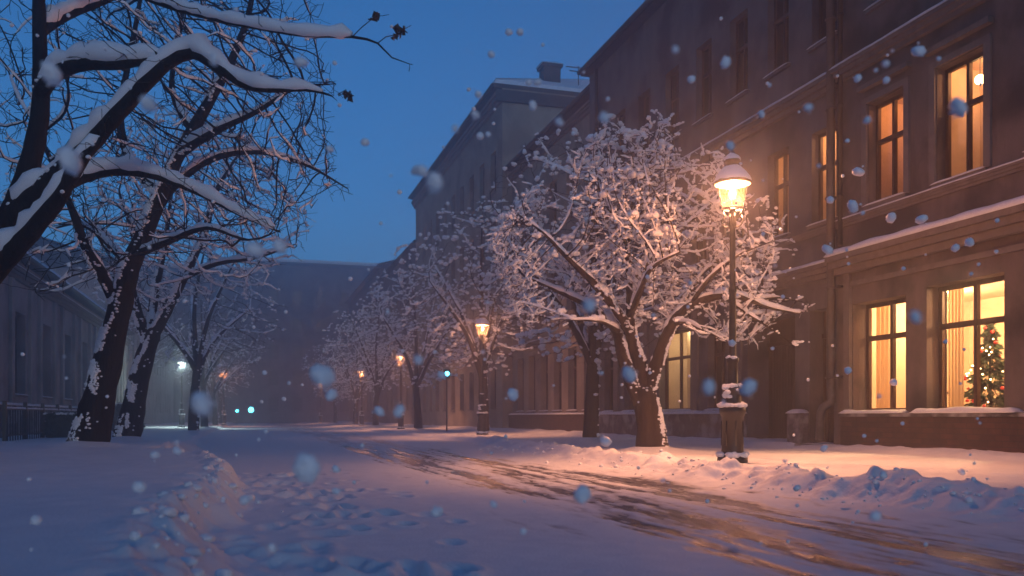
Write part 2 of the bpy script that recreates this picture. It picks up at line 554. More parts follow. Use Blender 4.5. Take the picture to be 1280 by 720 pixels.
# ------------------------------------------------------------------ buildings
def ledge_snow(mb, u0, u1, w0, w1, z, th, seed=0, du=.07, rag=0.3):
    """lumpy snow lying on a ledge, in (u, w, z) coordinates of the facade"""
    n = max(4, int((u1 - u0) / du)); n = min(n, 500)
    u = np.linspace(u0, u1, n)
    t = th * (1 - rag + 2 * rag * fbm(u * 1.7, u * 0, 4, seed)) * np.clip(np.minimum(u - u0, u1 - u) / .1, .15, 1)
    edge = .03 * (fbm(u * 4, u * 0 + 2, 3, seed + 3) - .3)
    prof = [(0, 0), (0, .9), (.35, 1.0), (.75, .92), (1.0, .55), (1.06, .1), (1.0, -.08)]
    rows = []
    for i in range(n):
        rows.append([(u[i], w0 + (w1 + edge[i] - w0) * a, z + t[i] * b) for a, b in prof])
    k = len(prof)
    base = mb._add([p for r in rows for p in r])
    for i in range(n - 1):
        for j in range(k - 1):
            mb.q.append((base + i * k + j, base + i * k + j + 1, base + (i + 1) * k + j + 1, base + (i + 1) * k + j))
    mb.q.append(tuple(base + j for j in (0, 1, 3, 5))); e = base + (n - 1) * k
    mb.q.append(tuple(e + j for j in (0, 1, 3, 5)))


class House:
    """a house whose street front is the plane x = L; side = +1: right of the street"""
    def __init__(self, name, label, L, side, u0, u1, zt, depth, wallmat, cat='building'):
        self.root = empty(name, (side * L, u0, 0)); tag(self.root, label, cat, None)
        self.L, self.side, self.u0, self.u1, self.zt, self.depth, self.mat = L, side, u0, u1, zt, depth, wallmat
        ox, oy = side * L, u0
        # local facade coordinates: u along the street, w outward towards the street, z up
        self.fn = lambda u, w, z: (-side * w, u - oy, z)
        self.holes = []

    def mb(self): return MB(self.fn)

    def wall(self, holes, z0=-.2):
        """front wall with real openings, reveals and side walls"""
        m = self.mb()
        us = sorted({self.u0, self.u1, *[h[0] for h in holes], *[h[1] for h in holes]})
        zs = sorted({z0, self.zt, *[h[2] for h in holes], *[h[3] for h in holes]})
        for a, b in zip(us[:-1], us[1:]):
            # merge vertical runs
            for c, d in zip(zs[:-1], zs[1:]):
                um, zm = (a + b) / 2, (c + d) / 2
                if any(h[0] < um < h[1] and h[2] < zm < h[3] for h in holes): continue
                m.quad((a, 0, c), (b, 0, c), (b, 0, d), (a, 0, d))
        for h in holes:
            a, b, c, d = h[:4]; r = -h[4] - .12
            m.quad((a, 0, c), (a, r, c), (a, r, d), (a, 0, d)); m.quad((b, 0, c), (b, r, c), (b, r, d), (b, 0, d))
            m.quad((a, 0, c), (b, 0, c), (b, r, c), (a, r, c)); m.quad((a, 0, d), (b, 0, d), (b, r, d), (a, r, d))
        D = -self.depth
        m.quad((self.u0, 0, z0), (self.u0, D, z0), (self.u0, D, self.zt), (self.u0, 0, self.zt))
        m.quad((self.u1, 0, z0), (self.u1, D, z0), (self.u1, D, self.zt), (self.u1, 0, self.zt))
        m.quad((self.u0, D, z0), (self.u1, D, z0), (self.u1, D, self.zt), (self.u0, D, self.zt))
        return m.build('wall', self.mat, self.root)

    def window(self, h, kind='dark', mull=1, trans=.68, fr=.07, snow=True, bright=1.0, curtain=None, label=None, room_depth=.9, col=(1, .45, .18)):
        a, b, c, d, rec = h[:5]
        m = self.mb(); w0, w1 = -rec - .07, -rec
        m.box(a, a + fr, w0, w1, c, d); m.box(b - fr, b, w0, w1, c, d)
        m.box(a + fr, b - fr, w0, w1, c, c + fr); m.box(a + fr, b - fr, w0, w1, d - fr, d)
        zt = c + (d - c) * trans
        if mull:
            mid = (a + b) / 2
            m.box(mid - fr * .45, mid + fr * .45, w0 + .004, w1 + .012, c + fr, d - fr)
        if trans:
            m.box(a + fr, b - fr, w0 + .008, w1 + .02, zt - fr * .6, zt + fr * .6)
        wo = m.build('window', WOOD, self.root)
        if label: wo['label'] = label
        g = self.mb(); g.quad((a + fr, w0 + .03, c + fr), (b - fr, w0 + .03, c + fr), (b - fr, w0 + .03, d - fr), (a + fr, w0 + .03, d - fr))
        g.build('pane', DARKGLASS if kind == 'dark' else GLASS, wo)
        s = self.mb(); s.box(a - .08, b + .08, -rec, .07, c - .07, c - .002)
        so = s.build('sill', TRIM, wo)
        if snow:
            sn = self.mb(); ledge_snow(sn, a - .09, b + .09, -rec + .01, .08, c + .001, .05, int(a * 10) % 50)
            sn.build('sill_snow', SNOW, wo, True)
        if kind == 'lit':
            r = self.mb(); D = -rec - .13 - room_depth; e = .25
            f0 = -rec - .121
            r.quad((a - e, D, c - .1), (b + e, D, c - .1), (b + e, D, d + .2), (a - e, D, d + .2))
            r.quad((a - e, f0, c - .1), (a - e, D, c - .1), (a - e, D, d + .2), (a - e, f0, d + .2))
            r.quad((b + e, f0, c - .1), (b + e, D, c - .1), (b + e, D, d + .2), (b + e, f0, d + .2))
            r.quad((a - e, f0, c - .1), (b + e, f0, c - .1), (b + e, D, c - .1), (a - e, D, c - .1))
            r.quad((a - e, f0, d + .2), (b + e, f0, d + .2), (b + e, D, d + .2), (a - e, D, d + .2))
            # front lips closing the gap round the opening
            r.quad((a - e, f0, c - .1), (a, f0, c - .1), (a, f0, d + .2), (a - e, f0, d + .2))
            r.quad((b, f0, c - .1), (b + e, f0, c - .1), (b + e, f0, d + .2), (b, f0, d + .2))
            r.quad((a, f0, d), (b, f0, d), (b, f0, d + .2), (a, f0, d + .2))
            r.build('room', ROOM, self.root)
            for (x0, x1, wq) in (curtain or []):
                cm = self.mb(); n = 24
                for i in range(n):
                    p, q = i / n, (i + 1) / n
                    wa = wq + .03 * math.sin(p * 22 + a); wb = wq + .03 * math.sin(q * 22 + a)
                    ua, ub = a + (b - a) * (x0 + (x1 - x0) * p), a + (b - a) * (x0 + (x1 - x0) * q)
                    cm.quad((ua, wa - rec - .2, c), (ub, wb - rec - .2, c), (ub, wb - rec - .2, d), (ua, wa - rec - .2, d))
                cm.build('curtain', DRAPE, self.root, True)
            lt = bpy.data.lights.new('room_light', 'POINT'); lt.energy = 44 * bright; lt.color = col; lt.shadow_soft_size = .08
            lo = bpy.data.objects.new('room_light', lt); COL.objects.link(lo); lo.parent = self.root
            lo.location = self.fn((a + b) / 2 - .1, -rec - .13 - room_depth * .45, d + .02)
        return wo

    def band(self, name, z0, z1, w, u0=None, u1=None, snow=.07, mat=None, seed=1):
        u0 = self.u0 if u0 is None else u0; u1 = self.u1 if u1 is None else u1
        m = self.mb(); hgt = z1 - z0
        m.box(u0, u1, .002, w * .45, z0, z0 + hgt * .35)
        m.box(u0, u1, .002, w * .75, z0 + hgt * .35 + .001, z0 + hgt * .7)
        m.box(u0, u1, .002, w, z0 + hgt * .7 + .001, z1)
        o = m.build(name, mat or TRIM, self.root)
        if snow:
            s = self.mb(); ledge_snow(s, u0, u1, .003, w + .01, z1 + .002, snow, seed); s.build('ledge_snow', SNOW, o, True)
        return o

    def roof(self, over=.35, rise=3.0, snow=.1, seed=2, gutter=True, hip=0.0):
        m = self.mb(); z = self.zt; D = -self.depth
        m.box(self.u0 - .02, self.u1 + .02, D - .3, over, z + .002, z + .2)
        mid = D / 2
        a, b = self.u0 - .02, self.u1 + .02
        ah = a + hip
        m.quad((a, over, z + .2), (b, over, z + .2), (b, mid, z + .2 + rise), (ah, mid, z + .2 + rise))
        m.quad((a, D - .3, z + .2), (b, D - .3, z + .2), (b, mid, z + .2 + rise), (ah, mid, z + .2 + rise))
        i = m._add([(a, over, z + .2), (a, D - .3, z + .2), (ah, mid, z + .2 + rise), (b, over, z + .2), (b, D - .3, z + .2), (b, mid, z + .2 + rise)])
        m.t.append((i, i + 1, i + 2)); m.t.append((i + 3, i + 4, i + 5))
        r = m.build('roof', ROOF, self.root)
        if snow:
            s = self.mb(); sl = rise / (over - mid)
            n = 40
            us = np.linspace(a + .01, b - .01, n)
            for i in range(n - 1):
                for (wa, wb) in ((over - .02, over * .3), (over * .3, mid)):
                    pass
            k0 = s._add([(u, over - .05, z + .21 + snow * .1) for u in us]); k1 = s._add([(u, over - .12, z + .2 + .12 * sl + snow * (.7 + .6 * float(fbm(np.array(u * 1.5), np.array(1.), 3, seed)))) for u in us])
            k2 = s._add([(max(u, ah), mid, z + .2 + rise + snow) for u in us]); k3 = s._add([(u, D - .25, z + .2 + snow) for u in us])
            for p, q in ((k0, k1), (k1, k2), (k2, k3)):
                for i in range(n - 1): s.q.append((p + i, p + i + 1, q + i + 1, q + i))
            if hip:
                i = s._add([(a + .12, over - .12, z + .22 + snow), (a + .12, D - .2, z + .22 + snow), (ah, mid, z + .2 + rise + snow), (a + .03, over - .05, z + .21), (a + .03, D - .25, z + .21)])
                s.t.append((i, i + 1, i + 2)); s.q.append((i, i + 1, i + 4, i + 3))
            s.build('roof_snow', SNOW, r, not hip)
        if gutter:
            g = self.mb(); g.tube([(a, over + .07, z + .1), (b, over + .07, z + .1)], [.075, .075], 8); g.build('gutter', ROOF, r, True)
        return r

    def pipe(self, u, z0, z1, w=.16, r=.065, elbow=True, mat=None):
        m = self.mb()
        if elbow:
            pts = [(u + .02, w, z1), (u, w, 1.25), (u, w, 1.12), (u + .12, w + .12, .98), (u + .14, w + .16, .85), (u + .14, w + .18, z0)]
        else:
            pts = [(u, w, z1), (u, w, z0)]
        # keep the path in facade coordinates
        P = [Vector(self.fn(*p)) for p in pts]
        m.fn = None; m.tube(P, [r] * len(P), 10)
        z = 1.6
        while z < z1 - .5:
            c = self.fn(u, w, z); m.lathe([(r, 0), (r * 1.35, .004), (r * 1.35, .05), (r, .054)], c, 10); z += 1.9
        return m.build('downpipe', mat or ZINC, self.root, True)


# --- nearest townhouse with the two big lit shop windows
nt_ = House('townhouse', 'nearest townhouse at right edge with dark brick plinth and two tall lit ground windows', 12.0, 1, -38.0, 15.9, 13.3, 12, STUCCO)
HA = (13.90, 15.43, .89, 3.13, .33); HB = (11.62, 13.36, .89, 3.2, .27)
HC = (13.93, 14.95, 5.05, 7.1, .18); HD = (12.03, 13.1, 5.02, 7.12, .18)
H3 = [(12.1, 13.0, 9.0, 11.0, .2), (14.0, 14.9, 9.0, 11.0, .2)]
HN = [(9.2, 10.9, .89, 3.2, .27), (6.6, 8.3, .89, 3.2, .27), (10.2, 11.1, 5.05, 7.1, .18), (8.3, 9.2, 5.05, 7.1, .18)]
nt_.wall([HA, HB, HC, HD] + H3 + HN)
wa = nt_.window(HA, 'none', fr=.085, snow=True); wb = nt_.window(HB, 'none', fr=.085, snow=True)
nt_.window(HC, 'lit', bright=.5, col=(1, .38, .13), curtain=[(0.0, .3, -.25)], trans=.62)
nt_.window(HD, 'lit', bright=1.1, curtain=[(0.0, .28, -.3)], trans=.62)
for h in H3 + HN: nt_.window(h)
# the lit front room behind the two big windows
r = nt_.mb(); f0, D = -.46, -3.3
U0, U1, Z0, Z1 = 11.2, 15.75, .75, 3.35
r.quad((U0, D, Z0), (U1, D, Z0), (U1, D, Z1), (U0, D, Z1)); r.quad((U0, f0, Z0), (U0, D, Z0), (U0, D, Z1), (U0, f0, Z1))
r.quad((U1, f0, Z0), (U1, D, Z0), (U1, D, Z1), (U1, f0, Z1)); r.quad((U0, f0, Z0), (U1, f0, Z0), (U1, D, Z0), (U0, D, Z0))
r.quad((U0, f0, Z1), (U1, f0, Z1), (U1, D, Z1), (U0, D, Z1))
for a, b in ((U0, HB[0]), (HB[1], HA[0]), (HA[1], U1)): r.quad((a, f0, Z0), (b, f0, Z0), (b, f0, Z1), (a, f0, Z1))
for h in (HA, HB): r.quad((h[0], f0, h[3]), (h[1], f0, h[3]), (h[1], f0, Z1), (h[0], f0, Z1)); r.quad((h[0], f0, Z0), (h[1], f0, Z0), (h[1], f0, h[2]), (h[0], f0, h[2]))
r.build('room', ROOM, nt_.root)
for (ua, ub, wq) in ((14.9, 15.5, -.62), (13.95, 14.15, -.7), (13.12, 13.5, -.62)):
    cm = nt_.mb(); n = 30
    for i in range(n):
        p, q = i / n, (i + 1) / n
        A = ua + (ub - ua) * p; B = ua + (ub - ua) * q
        cm.quad((A, wq + .035 * math.sin(p * 30), .8), (B, wq + .035 * math.sin(q * 30), .8), (B, wq + .035 * math.sin(q * 30), 3.3), (A, wq + .035 * math.sin(p * 30), 3.3))
    cm.build('curtain', DRAPE, nt_.root, True)
for (u, w, z, e) in ((14.6, -1.5, 3.05, 290), (12.6, -1.4, 3.1, 290)):
    lt = bpy.data.lights.new('room_light', 'POINT'); lt.energy = e; lt.color = (1, .56, .26); lt.shadow_soft_size = .12
    lo = bpy.data.objects.new('room_light', lt); COL.objects.link(lo); lo.parent = nt_.root; lo.location = nt_.fn(u, w, z)
nt_.band('cornice', 3.78, 4.16, .34, snow=.14, seed=4)
nt_.band('string_course', 4.78, 4.93, .1, snow=.035, seed=9)
nt_.band('upper_cornice', 7.85, 8.12, .22, snow=.07, seed=6)
# window surrounds of the upper floor
m = nt_.mb()
for h in (HC, HD):
    a, b, c, d = h[:4]
    m.box(a - .16, a - .02, .002, .05, c, d + .14); m.box(b + .02, b + .16, .002, .05, c, d + .14); m.box(a - .02, b + .02, .002, .05, d + .02, d + .14)
    m.box(a - .2, b + .2, .002, .13, d + .3, d + .4)
m.build('window_surround', TRIM, nt_.root)
# plinth of dark brick, standing proud of the wall
m = nt_.mb(); m.box(-38.0, 15.62, .002, .16, -.2, .8); m.build('plinth', BRICK, nt_.root)
m = nt_.mb(); m.box(-38.0, 15.64, .002, .2, .802, .87); po = m.build('plinth_coping', STONE, nt_.root)
s = nt_.mb(); ledge_snow(s, 11.2, 13.55, .003, .22, .872, .085, 3, .04, .6); ledge_snow(s, 13.8, 15.6, .003, .22, .872, .07, 7, .04, .6)
s.build('ledge_snow', SNOW, po, True)
m = nt_.mb(); m.box(15.45, 15.63, .002, .08, .88, 3.77); m.box(-38, 15.63, .002, .05, 3.5, 3.6); m.build('pilaster', TRIM, nt_.root)
nt_.roof()

# --- middle townhouse
mt = House('townhouse', 'middle townhouse behind the lamp with dark doorways, stone plinth and one pale lit ground window', 12.04, 1, 15.9, 30.2, 13.3, 12, STUCCO2)
G = (22.5, 24.5, .98, 3.35, .22)
gh = [G, (20.6, 21.5, .98, 3.2, .2), (26.3, 27.1, .98, 3.2, .2), (28.0, 28.8, .98, 3.2, .2)]
DR = [(16.1, 16.95, -.15, 3.17, .35), (17.5, 19.5, -.15, 3.2, .6)]
up = [(u, u + .86, 5.05, 7.1, .18) for u in (15.97 + .05, 17.75, 19.7, 21.6, 23.5, 25.4, 27.3)]
th = [(u, u + .86, 9.0, 11.1, .18) for u in (16.0, 17.75, 19.5, 21.3, 23.2, 25.1, 27.0, 28.7)]
mt.wall(gh + DR + up + th)
for i, h in enumerate(up):
    if i == 0: mt.window(h, 'lit', bright=.9, curtain=[(.0, .35, -.1)], trans=.62)
    elif i == 1: mt.window(h, 'lit', bright=.25, curtain=[(.0, .9, -.1)], trans=.62)
    else: mt.window(h, trans=.62)
for h in th: mt.window(h, trans=.62)
mt.window(G, 'lit', bright=.9, curtain=[(.0, .55, -.08)], trans=.66, col=(1, .78, .45))
for h in gh[1:]: mt.window(h)
# carriage doorway and slatted door
for k, h in enumerate(DR):
    m = mt.mb(); a, b, c, d, rec = h
    n = 9 if k == 0 else 16
    for i in range(n):
        x0 = a + (b - a) * i / n + .008; x1 = a + (b - a) * (i + 1) / n - .008
        m.box(x0, x1, -rec - .06, -rec, c + .3, 2.55)
    m.box(a, b, -rec - .1, -rec + .03, 2.56, 2.66); m.box(a, b, -rec - .06, -rec - .02, 2.67, d)
    m.box(a, b, -rec - .12, -rec - .061, c, d)
    do = m.build('door', WOOD, mt.root)
    hd = mt.mb(); hd.box(a + .12, a + .16, -rec + .001, -rec + .05, 1.05, 1.3); hd.build('handle', ZINC, do)
    st = mt.mb(); st.box(a - .1, b + .1, -.3, .35, -.2, .2); st.build('doorstep', STONE, mt.root, bevel=.02)
mt.band('cornice', 3.8, 4.1, .26, u0=15.95, snow=.09, seed=14)
mt.band('string_course', 4.8, 4.93, .08, u0=15.95, snow=0)
mt.band('upper_cornice', 7.8, 8.1, .25, u0=15.95, snow=.08, seed=16)
m = mt.mb()
for a, b in ((16.99, 17.45), (19.55, 30.1)): m.box(a, b, .002, .24, -.2, .88)
pl = m.build('plinth', STONE, mt.root)
s = mt.mb(); ledge_snow(s, 16.97, 17.47, .003, .27, .882, .09, 23); ledge_snow(s, 19.53, 30.1, .003, .27, .882, .1, 27, rag=.5); s.build('ledge_snow', SNOW, pl, True)
for u in (19.75, 22.0, 25.2, 27.5, 29.5): mt.mb().box(u, u + .35, .002, .07, .885, 3.78).build('pilaster', TRIM, mt.root)
mt.pipe(15.93, .3, 13.2, .2, .09); mt.pipe(16.06 - .38, 4.4, 13.2, .16, .05, elbow=False, mat=IRON)
mt.pipe(29.2, .1, 13.2, .14, .06, elbow=False, mat=IRON)
mt.roof(rise=3)

# --- third house, seen past the big tree
h3 = House('townhouse', 'lower pale house between middle townhouse and tall block, tall narrow ground openings', 12.5, 1, 30.2, 41.6, 12.9, 11, STUCCO3)
hs = [(31.0 + 1.75 * i, 31.95 + 1.75 * i, 1.05, 3.6, .25) for i in range(6)] + [(30.9 + 2.1 * i, 31.8 + 2.1 * i, 5.1, 7.0, .2) for i in range(5)] + [(30.9 + 2.1 * i, 31.8 + 2.1 * i, 8.9, 10.9, .2) for i in range(5)]
h3.wall(hs)
for h in hs: h3.window(h, snow=h[2] < 2)
m = h3.mb(); m.box(30.25, 41.55, .002, .2, -.2, .9); pl = m.build('plinth', BRICK, h3.root)
s = h3.mb(); ledge_snow(s, 30.25, 41.55, .003, .22, .902, .07, 33); s.build('ledge_snow', SNOW, pl, True)
h3.band('cornice', 3.95, 4.2, .2, snow=.06, seed=35); h3.band('upper_cornice', 12.4, 12.7, .25, snow=0)
h3.roof(rise=1.2, snow=.18)

# --- tall block with the gable wall facing the camera
h4 = House('apartment_block', 'tall ochre block rising above its neighbours with snow roof, chimney and blank end wall', 12.0, 1, 41.65, 65, 17.0, 14, STUCCO3)
hs = [(42.8 + 2.3 * i, 43.8 + 2.3 * i, z, z + 2.1, .2) for i in range(9) for z in (1.2, 5.0, 8.6, 12.2)]
h4.wall(hs)
for h in hs: h4.window(h, snow=False)
h4.band('cornice', 4.0, 4.3, .2, snow=.06, seed=45); h4.band('upper_cornice', 16.3, 16.8, .35, snow=0)
m = h4.mb(); m.box(41.45, 41.64, -14, .35, 16.3, 16.85); m.build('end_cornice', ROOF, h4.root)
h4.roof(rise=2.6, snow=.22, over=.45, hip=5)
m = h4.mb(); m.box(43.2, 44.0, -3.6, -2.7, 17.1, 19.0); m.box(43.1, 44.1, -3.7, -2.6, 19.0, 19.15); co = m.build('chimney', ROOF, h4.root)
m = h4.mb(); ledge_snow(m, 43.1, 44.1, -3.7, -2.6, 19.152, .12, 3); m.build('chimney_snow', SNOW, co, True)
m = h4.mb(); m.fn = None
for (a, b) in (((43.2, -4.6, 17.5), (43.2, -4.6, 19.2)), ((43.2, -5.4, 19.1), (43.2, -3.9, 19.1)), ((43.2, -5.2, 18.9), (43.2, -4.1, 18.9))):
    m.tube([Vector(h4.fn(*a)), Vector(h4.fn(*b))], [.03, .03], 5)
m.build('antenna', IRON, h4.root)

# --- further houses on the right
for k, (u0, u1, zt, mat, lab) in enumerate(((65.1, 84, 13.6, STUCCO2, 'hazy grey house beyond the tall ochre block, behind trees'),
                                            (84.1, 112, 15.0, STUCCO, 'farthest faint house on the right side of the street'))):
    hh = House('house', lab, 12.1, 1, u0, u1, zt, 12, mat)
    hs = [(u0 + 1 + 2.6 * i, u0 + 2 + 2.6 * i, z, z + 2, .2) for i in range(int((u1 - u0 - 1.5) / 2.6)) for z in (1.3, 5, 8.7)]
    hh.wall(hs)
    for h in hs: hh.window(h, snow=False, mull=0)
    hh.band('cornice', 4.0, 4.3, .2, snow=.05, seed=k + 50); hh.roof(rise=1.8, snow=.2)

# --- left side: long low hall with tall windows
lh = House('long_hall', 'long low pale hall on the left with tall dark windows and snowy eaves', 8.0, -1, -38, 66, 6.45, 9, STUCCO4)
hs = [(22.0 + 4.4 * i, 23.7 + 4.4 * i, 1.6, 4.6, .3) for i in range(10)]
lh.wall(hs)
for h in hs: lh.window(h)
m = lh.mb(); m.box(20, 66, .002, .25, -.2, 1.2); pl = m.build('plinth', STONE, lh.root)
s = lh.mb(); ledge_snow(s, 20, 66, .003, .27, 1.202, .09, 73); s.build('ledge_snow', SNOW, pl, True)
lh.band('cornice', 5.7, 6.1, .3, snow=.05, seed=75)
for h in hs:
    for u in (h[0] - .75, h[1] + .35): lh.mb().box(u, u + .4, .002, .12, 1.3, 5.68).build('pilaster', STUCCO4, lh.root)
lh.roof(rise=2.2, snow=.2)

# --- tall dark house behind the hall with narrow lit windows
tb = House('apartment_block', 'tall dark block behind the long hall with a few narrow orange lit windows', 19.0, -1, 40, 84, 17.5, 12, STUCCO2)
hs = [(43.0 + 3.6 * i, 43.9 + 3.6 * i, z, z + 2.1, .2) for i in range(11) for z in (8.2, 11.4, 14.4)]
tb.wall(hs)
for i, h in enumerate(hs):
    if i in (9, 12, 13, 16, 19, 24): tb.window(h, 'lit', bright=5, snow=False, room_depth=1.2)
    else: tb.window(h, snow=False)
tb.roof(rise=2.5, snow=.2)

# --- houses closing the left side far away
for k, (u0, u1, L, zt, lab) in enumerate(((66.5, 88, 8.5, 11, 'hazy house on the left beyond the long hall'), (88.5, 112, 8.5, 14, 'faint far house at the left end of the street'))):
    hh = House('house', lab, L, -1, u0, u1, zt, 12, STUCCO4)
    hs = [(u0 + 1 + 2.8 * i, u0 + 2 + 2.8 * i, z, z + 2, .2) for i in range(int((u1 - u0 - 1.5) / 2.8)) for z in (1.3, 5, 8.2)]
    hh.wall(hs)
    for h in hs: hh.window(h, snow=False, mull=0)
    hh.roof(rise=2, snow=.2)

# --- block closing the end of the street
def end_block(name, label, x0, x1, y0, y1, zt, mat, ws):
    root = empty(name, ((x0 + x1) / 2, y0, 0)); tag(root, label, 'building')
    cx = (x0 + x1) / 2; fn = lambda x, y, z: (x - cx, y - y0, z)
    m = MB(fn); holes = [(x0 + 1.4 + 3.1 * i, x0 + 2.7 + 3.1 * i, z, z + 1.9) for i in range(int((x1 - x0 - 2) / 3.1)) for z in ws]
    us = sorted({x0, x1, *[h[0] for h in holes], *[h[1] for h in holes]}); zs = sorted({-.2, zt, *[h[2] for h in holes], *[h[3] for h in holes]})
    for a, b in zip(us[:-1], us[1:]):
        for c, d in zip(zs[:-1], zs[1:]):
            if not any(h[0] < (a + b) / 2 < h[1] and h[2] < (c + d) / 2 < h[3] for h in holes): m.quad((a, y0, c), (b, y0, c), (b, y0, d), (a, y0, d))
    m.quad((x0, y0, 0), (x0, y1, 0), (x0, y1, zt), (x0, y0, zt)); m.quad((x1, y0, 0), (x1, y1, 0), (x1, y1, zt), (x1, y0, zt)); m.quad((x0, y1, 0), (x1, y1, 0), (x1, y1, zt), (x0, y1, zt))
    m.build('wall', mat, root)
    for h in holes:
        w = MB(fn); w.box(h[0], h[0] + .1, y0 + .15, y0 + .22, h[2], h[3]).box(h[1] - .1, h[1], y0 + .15, y0 + .22, h[2], h[3]).box(h[0], h[1], y0 + .14, y0 + .21, (h[2] + h[3]) / 2, (h[2] + h[3]) / 2 + .1)
        wo = w.build('window', WOOD, root); p = MB(fn); p.quad((h[0], y0 + .2, h[2]), (h[1], y0 + .2, h[2]), (h[1], y0 + .2, h[3]), (h[0], y0 + .2, h[3])); p.build('pane', DARKGLASS, wo)
    r = MB(fn); r.box(x0 - .3, x1 + .3, y0 - .3, y1 + .3, zt + .002, zt + .4); ro = r.build('roof', ROOF, root)
    s = MB(fn); s.box(x0 - .3, x1 + .3, y0 - .32, y1 + .3, zt + .402, zt + .85); s.build('roof_snow', SNOW, ro, bevel=.12)
    return root


end_block('office_block', 'broad hazy block closing the end of the street under a flat snowy roof', -30, 1.5, 118, 132, 19.2, STUCCO2, (1.5, 5, 8.5, 12, 15.4))
end_block('office_block', 'slightly taller hazy block beside the flat roofed one at the street end', 1.2, 26, 121, 134, 21.0, STUCCO2, (1.5, 5, 8.5, 12, 15.8))


# ------------------------------------------------------------------ street lamps
ENAMEL = simple('white enamel', (.55, .5, .42), .5)
def lamp_light(root, z, energy, col, size=.07):
    lt = bpy.data.lights.new('lamp_light', 'POINT'); lt.energy = energy; lt.color = col; lt.shadow_soft_size = size
    lo = bpy.data.objects.new('lamp_light', lt); COL.objects.link(lo); lo.parent = root; lo.location = (0, 0, z)
    # the white enamel reflector in the cap throws most of the light downwards
    ls = bpy.data.lights.new('reflector_light', 'SPOT'); ls.energy = energy * DOWN; ls.color = col; ls.shadow_soft_size = size
    ls.spot_size = math.radians(122); ls.spot_blend = .8
    l2 = bpy.data.objects.new('reflector_light', ls); COL.objects.link(l2); l2.parent = root; l2.location = (0, 0, z - .01)
    return lo


WARM = (1.0, .385, .175)


